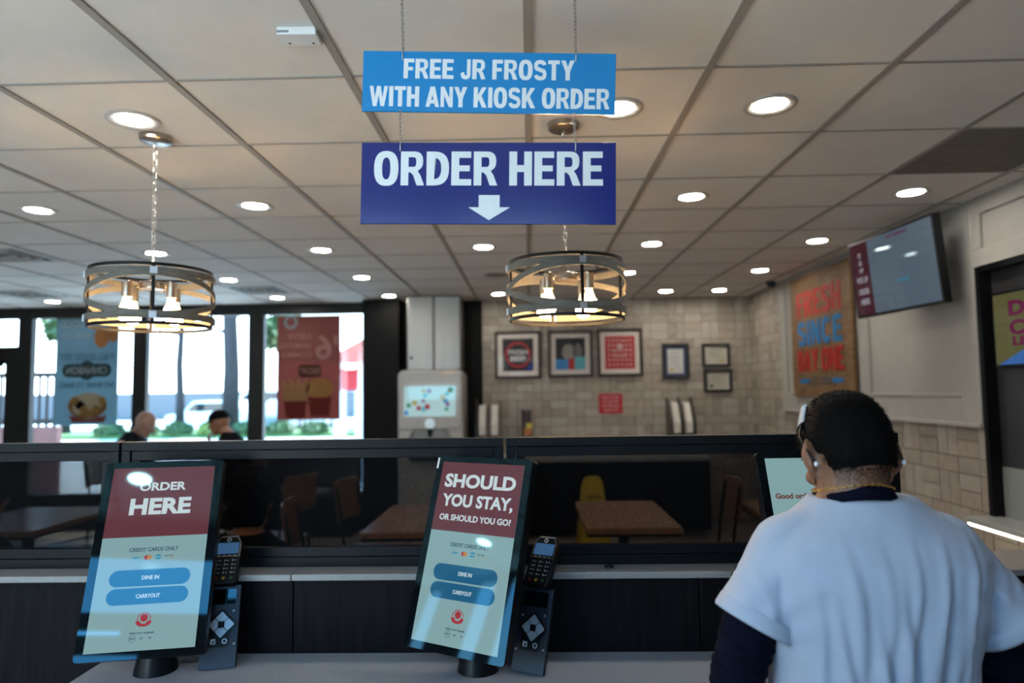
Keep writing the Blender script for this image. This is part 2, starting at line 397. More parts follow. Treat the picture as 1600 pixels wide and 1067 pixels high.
# ---- back wall: glazed part, black column, tiled part
WB = [(-7.4, -6.14, 2.15, 2.535), (-6.02, -4.73, .38, 2.535), (-4.61, -3.33, .38, 2.535), (-3.19, -1.93, .38, 2.535), (-7.3, -6.2, .0, 2.10)]
wall_with_holes('wall_back', alum_m, LX, -1.85, 0, CEIL, WB, BY-.03, BY+.09)
struct(MB().box(-1.85, -.55, BY, BY+.12, 0, CEIL).build('wall_back_dark', dark_m))
struct(MB().box(-1.92, -1.50, BY-.25, BY, 0, CEIL).build('wall_column', dark_m))
struct(MB().box(-.70, -.55, BY-.02, BY, 0, CEIL).build('wall_column_slim', dark_m))
pane = glass_mat('window glass', (.70, .75, .75))
for i, (x0, x1, z0, z1) in enumerate(WB[:4]):
    w = MB().frame(x0, x1, z0, z1, .025, BY-.02, BY+.06).build(f'window_{i+1}', alum_m); struct(w)
    MB().box(x0+.02, x1-.02, BY+.02, BY+.028, z0+.02, z1-.02).build('pane', pane, w)
d = struct(MB().frame(-7.3, -6.2, .0, 2.10, .11, BY-.02, BY+.04).build('door_1', alum_m))
MB().box(-7.2, -6.3, BY+.005, BY+.013, .1, 2.0).build('pane', pane, d)
MB().box(-6.36, -6.30, BY-.07, BY-.02, 1.96, 2.01).box(-6.62, -6.33, BY-.06, BY-.02, 1.93, 1.99).build('door_closer', BLK, d)
for i, (x0, x1, z0, z1) in enumerate(rear):
    if i == 2: continue
    w = struct(MB().frame(x0, x1, z0, z1, .015, FY-.03, FY-.005).build(f'window_{i+5}', alum_m))
    MB().box(x0+.02, x1-.02, FY-.020, FY-.014, z0+.02, z1-.02).build('pane', pane, w)
# ---- basket-weave stone tiles
tiles = [mat('stone tile a', (.29, .25, .208), .55, noise=.12, scale=14), mat('stone tile b', (.335, .295, .25), .5, noise=.1, scale=11),
         mat('stone tile c', (.25, .212, .176), .6, noise=.14, scale=16), mat('stone tile d', (.31, .258, .213), .55, noise=.1, scale=20)]
grout = mat('tile grout', (.15, .13, .11), .9, noise=.08)
def tile_wall(name, L, H, zmin, M, seed):
    """two upright tiles, two lying tiles, then one plain course, and so on"""
    rnd = random.Random(seed); b = MB(); b.M = M; gq = .0035
    def t(x0, x1, z0, z1):
        x1 = min(x1, L); z1 = min(z1, H); x0 = max(x0, 0); z0 = max(z0, zmin)
        if x1-x0 < .012 or z1-z0 < .012: return
        b.mi = rnd.choice((1, 1, 2, 2, 3, 4)); d = rnd.uniform(.004, .007); b.box(x0+gq, x1-gq, -d, 0, z0+gq, z1-gq)
    z = H; k = 0
    while z > zmin-.2:
        z0 = z-.2; x = -.2*(k % 2); q = k
        while x < L:
            if q % 2: t(x, x+.1, z0, z); t(x+.1, x+.2, z0, z)
            else: t(x, x+.2, z0+.1, z); t(x, x+.2, z0, z0+.1)
            x += .2; q += 1
        x = -.1*(k % 2); z1 = z0-.1
        while x < L: t(x, x+.2, z1, z0); x += .2
        z = z1; k += 1
    b.mi = 0; b.box(0, L, 0, .02, zmin, H)
    return struct(b.build(name, [grout]+tiles))
struct(MB().box(-.55, RX+.2, BY+.02, BY+.2, 0, CEIL).build('wall_back_core', wallg_m))
tile_wall('wall_back_tiled', RX+.55, CEIL, 0, Matrix.Translation((-.55, BY, 0)), 3)
# ---- right wall : tile below, cream panelling above, service window near the viewer
MR = lambda y, x=RX: Matrix(((0, 1, 0, x), (-1, 0, 0, y), (0, 0, 1, 0), (0, 0, 0, 1)))    # local x runs toward the viewer, local -y faces the room
NY1, NY0, NZ0, NZ1 = 4.0, 2.2, .82, 2.24
wall_with_holes('wall_right', wallg_m, FY, BY, 0, CEIL, [(NY0, NY1, NZ0, NZ1)], RX+.02, RX+.2, 'y')
tile_wall('wall_right_tiled', 1.02, CEIL, 0, MR(8.1), 5)
tile_wall('wall_right_tiled_low', 3.08, 1.33, 0, MR(7.08), 8)
tile_wall('wall_right_tiled_below', 1.8, .80, 0, MR(4.0), 9)
p = MB(); p.M = MR(7.08)
p.box(0, 3.08, -.012, .02, 1.33, CEIL); p.box(3.08, 4.9, -.012, .02, NZ1, CEIL)
p.box(0, .16, -.03, -.012, 1.33, CEIL-.02); p.box(2.90, 3.08, -.03, -.012, 1.33, CEIL-.02); p.box(.16, 2.90, -.03, -.012, 1.33, 1.50); p.box(.16, 2.90, -.03, -.012, 2.585, CEIL-.02)
p.box(1.66, 1.82, -.03, -.012, 1.512, 2.585)
p.box(3.08, 4.9, -.03, -.012, NZ1, NZ1+.10); p.box(3.08, 3.16, -.03, -.012, NZ1+.1, CEIL-.02); p.box(3.16, 4.9, -.03, -.012, CEIL-.1, CEIL-.02)
p.box(0, 3.08, -.045, -.012, 1.315, 1.34); p.box(.16, 2.9, -.04, -.012, 1.49, 1.51)
struct(p.build('trim_2', paint_m, bevel=.004))
q = MB(); q.M = MR(NY1); q.box(0, .035, -.02, .05, NZ0, NZ1); q.box(.035, 1.8, -.02, .05, NZ1-.03, NZ1)
struct(q.build('trim_3', BLK))
back_panel = mat('charcoal laminate', (.028, .028, .031), .45, noise=.1); low_panel = mat('grey laminate', (.24, .26, .25), .5, noise=.04)
q = MB(); q.M = MR(NY1); q.box(0, 1.8, .05, .09, 1.10, NZ1); struct(q.build('wall_service_upper', back_panel))
q = MB(); q.M = MR(NY1); q.box(0, 1.8, .045, .09, NZ0, 1.10); struct(q.build('wall_service_lower', low_panel))
q = MB(); q.M = MR(NY1); q.box(0.0, 1.75, -.16, .05, .79, .822)
tag(q.build('service_ledge', mat('grey solid surface', (.33, .34, .33), .35, noise=.05), bevel=.004), 'grey stone ledge along the foot of the service opening in the right wall', 'ledge')
q = MB(); q.M = MR(NY1); q.box(.01, .9, -.150, -.135, .775, .79)
tag(q.build('strip_light', mat('warm strip', (.9, .9, .85), .5, noise=0, emit=(1, .93, .75), es=9)), 'glowing strip light under the grey service ledge', 'light')

# ------------------------------------------------------------------ ceiling fittings
trim_m = mat('white lamp trim', (.44, .42, .39), .4, noise=.03)
led_m = mat('lit diffuser', (.9, .9, .9), .5, noise=0, emit=(1, .93, .82), es=125)
dl = thing('downlight', 'x', 'ceiling light', group='recessed ceiling downlights')
b = MB(); n = 40
b.lathe([(.066, -.001), (.098, -.001), (.099, -.005), (.096, -.008), (.086, -.009), (.072, -.006), (.066, -.003)], n=n); b.build('trim_ring', trim_m, dl, smooth='auto')
MB().lathe([(.001, -.0035), (.0665, -.0035), (.0665, -.001), (.001, -.001)], n=n).build('diffuser', led_m, dl, label='lit white diffuser')
rows = [2.555, 3.80, 5.045, 6.30, 7.55]; cols = [-4.05, -2.81, -1.55, -.325, .93, 2.15]
skip = {(2.555, -2.81), (2.555, -4.05), (2.555, -.325), (2.555, 2.15), (3.80, -4.05), (3.80, -.325), (5.045, -4.05), (6.30, -4.05), (6.30, -.325), (7.55, -4.05)}
rname = {2.555: 'in the row above the hanging signs', 3.80: 'in the row just past the pendant lamps', 5.045: 'in the middle row over the dining tables', 6.30: 'in the second row from the back wall', 7.55: 'in the row along the back wall'}
ordn = ['first', 'second', 'third', 'fourth', 'fifth', 'sixth', 'seventh']
first = True
for y in rows+[.06, 1.305]:
    xs = [x for x in cols if (y, x) not in skip and not (y == 1.305 and x in (-.325, .93))]
    if y == 7.55: xs = [-5.38, -2.81, -1.55, -.325, 1.53, 2.12]
    if y == 2.555: xs = [-1.525, .355, .933]
    if y in (.06, 1.305): xs = [x for x in (-4.05, -2.81, -1.55, 2.15) if not (y == 1.305 and x > -2)]
    for i, x in enumerate(xs):
        if y == .06 and x == -1.55: x = -1.66
        if y == .06 and x == -4.05: x = -3.93
        lab = f'lit round recessed downlight, {ordn[i]} from the left {rname[y]}' if y in rname else f'lit round recessed downlight behind the viewer, {ordn[i]} from left, {abs(y):.1f} m row'
        if y not in rname: lab = 'lit round recessed downlight in the ceiling behind the viewer'
        if first: dl.location = (x, y, CEIL); dl['label'] = lab; first = False
        else: copy_tree(dl, (x, y, CEIL), lab)
# vents, speaker, sensor, camera
vent_m = mat('white vent metal', (.45, .44, .42), .5, noise=.05)
def vent(x, y, w, lab):
    t = thing('ceiling_vent', lab, 'vent', (x, y, CEIL), group='square ceiling air vents')
    MB().frame(-w/2, w/2, -w/2, w/2, .03, 0, .01).build('frame', vent_m, t)
    t.children[0].rotation_euler = (radians(90), 0, 0); t.children[0].location = (0, 0, -.008)
    s = MB(); s.M = Matrix.Translation((0, 0, -.002))
    for i in range(4):
        h = w/2-.04-i*.06
        for sx in (-1, 1): s.box(sx*h-.004, sx*h+.004, -h, h, -.008, 0); s.box(-h, h, sx*h-.004, sx*h+.004, -.008, 0)
    s.build('louver', vent_m, t); MB().box(-w/2+.02, w/2-.02, -w/2+.02, w/2-.02, -.0035, -.002).build('duct_opening', dark_m, t)
    return t
vent(-5.25, 6.95, .56, 'square louvred air vent in the ceiling before the glass door')
vent(-2.78, 6.95, .56, 'square louvred air vent in the ceiling over the window tables')
vent(-3.95, 5.00, .56, 'square louvred air vent in the ceiling left of the left pendant lamp')
b = MB(); b.box(GX+3*T+.01, GX+4*T-.01, GY+T+.01, GY+2*T-.01, -.001, .004)
rg = tag(MB().box(GX+3*T+.012, GX+4*T-.02, GY+T+.008, GY+2*T-.008, CEIL-.006, CEIL-.001).build('return_air_grille', mat('dusty grey grille', (.17, .155, .14), .8, noise=.25, scale=9, stretch=(1, 12, 1))), 'dark grey return air grille in place of one ceiling tile', 'vent')
b = MB(); b.lathe([(.001, -.004), (.10, -.005), (.115, -.003), (.115, 0), (.001, 0)], c=(-.29, 6.3, CEIL)); tag(b.build('ceiling_speaker', mat('speaker mesh', (.25, .24, .23), .7)), 'round flush speaker in the ceiling above the drink machine', 'speaker')
t = thing('ceiling_sensor', 'small white rectangular sensor box on the ceiling left of the hanging signs', 'sensor', (-.667, 1.95, CEIL), rz=.03)
MB().box(-.058, .058, -.036, .036, -.024, 0).build('body', WHITE, t, bevel=.004)
MB().box(-.056, -.022, -.0375, -.035, -.019, -.012).box(.05, .0585, -.03, .03, -.014, -.010).build('vent_slot', mat('grey plastic', (.25, .27, .3), .5), t)
MB().cyl((-.035, .018, -.0245), (-.035, .018, -.022), .004, n=12).cyl((.036, .018, -.0245), (.036, .018, -.022), .004, n=12).build('screw_hole', BLK, t)
t = thing('security_camera', 'small black dome camera at the ceiling corner over the framed wood art', 'camera', (2.5, 7.02, CEIL))
MB().lathe([(.001, -.03), (.045, -.03), (.05, 0), (.001, 0)]).build('base', BLK, t, smooth='auto')
MB().ell((0, 0, -.03), (.038, .038, .036)).build('dome', BEZ, t, smooth=True)

# ------------------------------------------------------------------ hanging signs
def chain_links(b, p0, p1, L=.013, w=.0032, r=.0009):
    p0, p1 = Vector(p0), Vector(p1); d = p1-p0; n = max(1, round(d.length/(L*.78))); d.normalize(); a = d.orthogonal().normalized(); c = d.cross(a)
    for i in range(n):
        m = p0.lerp(p1, (i+.5)/n); s = a if i % 2 else c
        b.tube([m+d*(L/2*cos(2*pi*k/10))+s*(w*sin(2*pi*k/10)) for k in range(10)], r, 5, closed=True)
sign_white = mat('sign lettering vinyl', (.62, .67, .73), .45, noise=.02)
def sign(name, label, center, roll, tilt, w, h, m, lines, arrow, chains):
    M = tiltM(center, 0, tilt, roll); t = thing(name, label, 'sign', M=M)
    MB().box(-w/2, w/2, 0, .006, -h/2, h/2).build('board', m, t, bevel=.0008)
    for txt, cx, cz, tw, th in lines: b = MB(); b.block(txt, cx, cz, tw, th, -.0006, .0008); b.build('lettering', sign_white, t)
    if arrow: 
        b = MB(); b.prism([(-.0215, -.029), (-.0215, -.0585), (-.046, -.0585), (.003, -.0895), (.053, -.0585), (.0285, -.0585), (.0285, -.029)], -.0006, .0002); b.build('arrow', sign_white, t, label='white arrow pointing down')
    Mi = M.inverted()
    for x, z, top in chains: b = MB(); chain_links(b, (x, .003, z), Mi @ Vector(top)); b.build('chain', ZINC, t, smooth=True)
    for x, z, top in chains: b = MB(); b.tube([(x, -.002, z-.022), (x, -.0035, z-.008), (x, .003, z+.006), (x, .0085, z-.008), (x, .007, z-.02)], .0015, 6); b.build('hook', mat('sign hook', (.6, .62, .65), .3, .8), t, smooth=True)
    return t
blue1 = mat('light blue acrylic', (.004, .19, .50), .22, noise=.02); blue2 = mat('navy acrylic', (.004, .012, .150), .20, noise=.04)
S1, S2 = (-.0862, 1.5945, 2.3090), (-.0907, 1.5985, 2.0633)
sign('hanging_sign', 'light blue upper hanging sign with two lines of white capitals offering a free treat', S1, -.0382, -.047, .61, .1475, blue1,
     [('FREE JR FROSTY', 0, .0315, .412, .048), ('WITH ANY KIOSK ORDER', .002, -.0365, .578, .049)], False,
     [(-.209, .0737, (-.298, 1.598, CEIL)), (.2085, .0737, (.126, 1.602, CEIL))])
sign('hanging_sign', 'navy blue lower hanging sign reading ORDER HERE above a white down arrow', S2, -.0229, -.010, .61, .198, blue2,
     [('ORDER HERE', .0, .0355, .548, .0825)], True,
     [(-.2115, .099, (-.300, 1.594, 2.2445)), (.2085, .099, (.117, 1.594, 2.228))])

# ------------------------------------------------------------------ pendant lamps
band_m = mat('weathered grey wood band', (.12, .115, .105), .6, spec=.2, noise=.25, scale=25, stretch=(1, 1, 8))
bulb_m = mat('lit filament bulb', (.9, .7, .4), .2, noise=0, emit=(1, .60, .25), es=155)
bulbn_m = mat('bulb neck', (.9, .75, .5), .15, noise=0, emit=(1, .68, .34), es=5.0)
def pendant(label, x, y, rz):
    t = thing('pendant_lamp', label, 'pendant lamp', (x, y, CEIL), rz, group='drum pendant lamps')
    MB().lathe([(.001, -.028), (.055, -.027), (.062, -.022), (.063, 0), (.001, 0)], n=36).build('canopy', NICK, t, smooth='auto')
    zt, zb, R = -.566, -.803, .232
    b = MB(); chain_links(b, (0, 0, -.028), (0, 0, zt+.06), .036, .0085, .0017); b.build('chain', mat('silver chain', (.60, .56, .5), .25, 1.0), t, smooth=True)
    b = MB(); b.tube([(0, 0, zt+.06), (0, 0, zt-.05)], .006, 10)
    for k in range(2): a = pi*k+.4; b.tube([(0, 0, zt+.062), (.012*cos(a), .012*sin(a), zt+.03), (.022*cos(a), .022*sin(a), zt-.055)], .0025, 6)
    b.build('stem', NICK, t, smooth=True)
    def hoop(r, z, h, w, amp=0, ph=0, n=72):
        b = MB(); L = [[], [], [], []]
        for i in range(n):
            a = 2*pi*i/n; zz = z+amp*cos(a-ph)
            for k, (rr, dz) in enumerate(((r-w/2, -h/2), (r+w/2, -h/2), (r+w/2, h/2), (r-w/2, h/2))): L[k].append(b.v((rr*cos(a), rr*sin(a), zz+dz)))
        for k in range(4): b.bridge(L[k], L[(k+1) % 4])
        return b
    for z in (zt, zb): hoop(R-.008, z-(.006 if z == zt else -.006), .012, .008).build('hoop', BLK, t, smooth='auto', label='thin black metal hoop')
    for z in (zt-.032, zb+.035): hoop(R, z, .026, .006).build('band', band_m, t, smooth='auto')
    zm = (zt+zb)/2
    for ph in (0, pi): hoop(R+.003, zm, .024, .005, .078, ph).build('crossing_band', band_m, t, smooth='auto')
    for k in range(4):
        a = pi/2*k; px, py = (R-.006)*cos(a), (R-.006)*sin(a)
        b = MB(); b.M = Matrix.Rotation(a, 4, 'Z'); b.box(R-.012, R-.004, -.006, .006, zb, zt); b.build('post', BLK, t)
        for z in (zt-.032, zb+.035):
            b = MB(); b.M = Matrix.Rotation(a, 4, 'Z'); b.box(R-.004, R+.0075, -.013, .013, z-.013, z+.013); b.build('clip', mat('galvanised clip', (.45, .48, .55), .4, .7), t)
    MB().lathe([(.001, zt-.075), (.045, zt-.075), (.048, zt-.05), (.045, zt-.045), (.001, zt-.045)], n=28).build('hub', NICK, t, smooth='auto')
    for k in range(4):
        a = pi/2*k+.65; c, s = cos(a), sin(a)
        MB().tube([(.03*c, .03*s, zt-.055), (.105*c, .105*s, zt-.055), (.112*c, .112*s, zt-.066)], .005, 8).build('arm', NICK, t, smooth=True)
        so = MB().lathe([(.001, zt-.118), (.019, zt-.118), (.019, zt-.06), (.001, zt-.06)], c=(.112*c, .112*s, 0), n=20).build('socket', NICK, t, smooth='auto')
        bl = MB().lathe([(.013, zt-.118), (.016, zt-.135), (.024, zt-.155), (.026, zt-.160)], c=(.112*c, .112*s, 0), n=18).build('bulb_neck', bulbn_m, so, smooth='auto')
        MB().lathe([(.026, zt-.160), (.031, zt-.178), (.030, zt-.196), (.020, zt-.211), (.004, zt-.217)], c=(.112*c, .112*s, 0), n=18).build('bulb', bulb_m, so, smooth=True, label='glowing warm filament bulb')
    return t
pendant('drum pendant lamp hanging in front of the windows, above the left kiosk', -1.535, 2.735, radians(-60))
pendant('drum pendant lamp hanging below the order here sign, before the framed pictures', .1535, 2.70, radians(-90+12))
# ------------------------------------------------------------------ half wall with perforated screens, kiosk counter
wood_m = mat('espresso wood laminate', (.0058, .0048, .006), .55, spec=.10, noise=.55, scale=9, stretch=(6, 6, .45))
ledge_m = mat('grey stone ledge', (.26, .25, .24), .35, noise=.06, scale=60)
top_m = mat('grey quartz counter', (.30, .31, .33), .28, noise=.06, scale=90)
PY = 2.235
t = thing('half_wall', 'low dark wood half wall with a grey stone ledge running behind the kiosks', 'divider', (-.1, PY, 0))
for x0, x1 in ((-3.2, -1.97), (-1.966, -.672), (-.668, .628), (.632, 1.9)): MB().box(x0, x1, 0, .025, 0, .972).build('wood_panel', wood_m, t, bevel=.001)
for x0, x1 in ((-3.2, -.668), (-.667, 1.9)): MB().box(x0, x1, -.03, .22, .972, .992).build('ledge', ledge_m, t, bevel=.003)
MB().box(-3.2, 1.9, .025, .19, 0, .97).build('core', dark_m, t)
perf = perforated_mat('perforated black steel')
labs = ['black framed perforated steel screen behind the left kiosk, left of it', 'black framed perforated steel screen between the left kiosk and the right kiosk', 'black framed perforated steel screen between the right kiosk and the man']
for i, (x0, x1) in enumerate(((-2.685, -1.392), (-1.384, -.090), (-.080, 1.215))):
    s = thing('perforated_screen', labs[i], 'screen', ((x0+x1)/2, 2.30, .993), group='perforated screens on the half wall'); w = (x1-x0)/2
    MB().frame(-w, w, 0, .418, .030, 0, .035).build('frame', BLK, s, bevel=.002)
    MB().frame(-w+.0315, w-.0315, .0315, .3865, .0315, .006, .030).build('inner_frame', BLK, s, bevel=.002)
    MB().box(-w+.06, w-.06, .017, .0185, .062, .356).build('mesh_panel', perf, s, label='perforated black steel sheet')
    b = MB()
    for x in (-w*.55, 0, w*.55): b.box(x-.02, x+.02, .01, .026, .380, .389); b.box(x-.02, x+.02, .01, .026, .029, .037)
    b.build('bracket', BLK, s)
    MB().lathe([(.001, 0), (.016, 0), (.014, .006), (.001, .008)], c=(-w+.33, -.035, 0), n=16).build('foot', BLKP, s)
t = thing('kiosk_counter', 'grey stone counter carrying the three ordering kiosks', 'counter', (-.1, 1.9, 0))
MB().box(-1.25, 2.0, -.285, .333, .70, .74).build('countertop', top_m, t, bevel=.004)
MB().box(-1.15, 1.95, -.02, .325, 0, .70).build('base', wood_m, t)

# ------------------------------------------------------------------ kiosks
TEAL = screen('screen pale teal', (.22, .37, .385)); MAR = screen('screen maroon', (.115, .026, .033)); LET = screen('screen white letters', (.55, .66, .68))
DKT = screen('screen dark text', (.03, .07, .10)); BTN = screen('screen blue button', (.008, .10, .21)); BTNL = screen('screen button letters', (.5, .62, .68))
RED = screen('screen red', (.35, .03, .04)); ORG = screen('screen orange', (.5, .2, .03)); CYB = screen('screen cyan blue', (.01, .22, .36)); GRL = screen('screen brown text', (.14, .06, .05))
def kiosk(label, center, yaw, tilt, face):
    by = .045
    base = Vector((center[0]-sin(yaw)*by, center[1]+cos(yaw)*by, .74))
    t = thing('ordering_kiosk', label, 'kiosk', base, yaw, group='self ordering kiosks')
    c = Vector((0, -by, center[2]-.74)); M = tiltM(c, 0, tilt)
    def mb(): b = MB(); b.M = M; return b
    h = mb().rrect(-.173, .173, -.286, .284, .012, .002, .042).build('housing', BLKP, t, bevel=.003)
    mb().rrect(-.172, .172, -.285, .283, .011, -.001, .002).build('cover_glass', BEZ, t)
    mb().rrect(-.13, .13, -.2, .2, .02, .042, .062).build('rear_cover', BLKP, t, bevel=.006)
    d = mb().box(-.148, .148, -.0014, -.001, -.2635, .2635).build('display', TEAL, t, label='lit screen')
    face(mb, d)
    v = Vector((0, .05, .02)); 
    MB().lathe([(.001, 0), (.062, 0), (.060, .012), (.052, .05), (.046, .10), (.001, .10)], n=32).build('base', BLKP, t, smooth='auto')
    e = M @ Vector((0, .055, -.06))
    MB().tube([(0, 0, .08), (0, .02, .16), e], .034, 14).build('neck', BLKP, t, smooth=True)
    return t
def common(mb, d, logo=True):
    mb().rrect(-.1115, .1125, -.0890, -.0425, .0230, -.0018, -.0014).build('button', BTN, d, label='blue DINE IN button')
    mb().rrect(-.1115, .1125, -.1395, -.0940, .0225, -.0018, -.0014).build('button', BTN, d, label='blue CARRYOUT button')
    def line(name, m, *a, **k): b = mb(); b.text(*a, **k); b.build(name, m, d)
    line('button_lettering', BTNL, 'DINE IN', .002, -.0655, .048, .0115, -.0022, .0003, .03); line('button_lettering', BTNL, 'CARRYOUT', .002, -.117, .066, .0115, -.0022, .0003, .03)
    line('dark_lettering', DKT, 'CREDIT CARDS ONLY', .001, .0148, .138, .0115, -.0018, .0003, .022); line('dark_lettering', DKT, 'Select your language', -.001, -.2172, .066, .0068, -.0018, .0003, .03)
    line('language_button', DKT, 'EN', -.0248, -.231, .010, .0055, -.0018, .0003, .03); line('language_button', DKT, 'SP', 0, -.2315, .009, .005, -.0018, .0003, .02); line('language_button', DKT, 'FR', .0235, -.2315, .009, .005, -.0018, .0003, .02)
    b = mb(); b.annulus(-.0248, -.231, .0085, .0095, -.0018, -.0014); b.build('language_ring', DKT, d); line('card_logo', DKT, 'DISCOVER', .0455, -.006, .024, .004, -.0018, .0003, .02)
    line('card_logo', CYB, 'VISA', -.0465, -.0085, .020, .0065, -.0018, .0003, .03, shear=.25); b = mb(); b.rrect(.0095, .0222, -.0147, -.0015, .001, -.0018, -.0014); b.build('card_logo', CYB, d, label='blue square card logo')
    b = mb(); b.text('AMEX', .0158, -.008, .010, .003, -.0021, .0003, .02); b.build('card_logo_lettering', BTNL, d)
    mb().disc(-.0172, -.0085, .0065, -.0018, -.0014).build('card_logo', RED, d, label='red circle of a card logo')
    mb().disc(-.0098, -.0085, .0065, -.0020, -.0014).build('card_logo', ORG, d, label='orange circle of a card logo'); mb().prism([(.047, -.0135), (.0575, -.0135), (.0575, -.0105)], -.0018, -.0014).build('card_logo', ORG, d, label='orange wedge of a card logo')
    # plain round emblem with a ribbon
    b = mb(); b.annulus(0, -.181, .0165, .0188, -.0018, -.0014); b.disc(0, -.177, .0105, -.0018, -.0014)
    b.prism([(-.0225, -.187), (-.013, -.184), (-.005, -.1925), (.005, -.1925), (.013, -.184), (.0225, -.187), (.017, -.196), (.007, -.2005), (-.007, -.2005), (-.017, -.196)], -.0021, -.0014); b.build('emblem', RED, d, label='red round emblem with a ribbon')
def face_left(mb, d):
    mb().box(-.148, .148, -.0018, -.0014, .0522, .2635).build('header', MAR, d, label='maroon header')
    b = mb(); b.text('ORDER', .0018, .2040, .135, .0265, -.0022, .0003, .035); b.build('header_lettering', LET, d); b = mb(); b.text('HERE', .002, .1432, .176, .0500, -.0022, .0003, .042); b.build('header_lettering', LET, d); common(mb, d)
def face_mid(mb, d):
    mb().box(-.148, .148, -.0018, -.0014, .0522, .2635).build('header', MAR, d, label='maroon header')
    b = mb(); b.text('SHOULD', 0, .2060, .257, .0430, -.0022, .0003, .038); b.build('header_lettering', LET, d); b = mb(); b.text('YOU STAY,', .001, .1420, .255, .0450, -.0022, .0003, .036); b.build('header_lettering', LET, d); b = mb(); b.text('OR SHOULD YOU GO?', .002, .0935, .255, .0190, -.0022, .0003, .03); b.build('header_lettering', LET, d); common(mb, d)
    mb().box(-.171, -.165, -.0016, -.001, .242, .276).build('sticker', WHITE, d, label='white sticker')
def face_right(mb, d):
    b = mb(); b.text('Good order. Good food.', -.018, .148, .232, .0175, -.0018, .0003, .05); b.build('lettering', GRL, d); b = mb(); b.text('Good day to you.', 0, .088, .17, .0175, -.0018, .0003, .035); b.build('lettering', GRL, d)
kiosk('left ordering kiosk with ORDER HERE on its maroon header', (-1.1328, 2.0574, 1.094), .185, .356, face_left)
kiosk('middle ordering kiosk whose screen reads SHOULD YOU STAY', (-.1867, 2.0591, 1.094), -.4987, .328, face_mid)
kiosk('ordering kiosk half hidden behind the man, screen reading Good order', (.872, 2.06, 1.100), .03, .34, face_right)

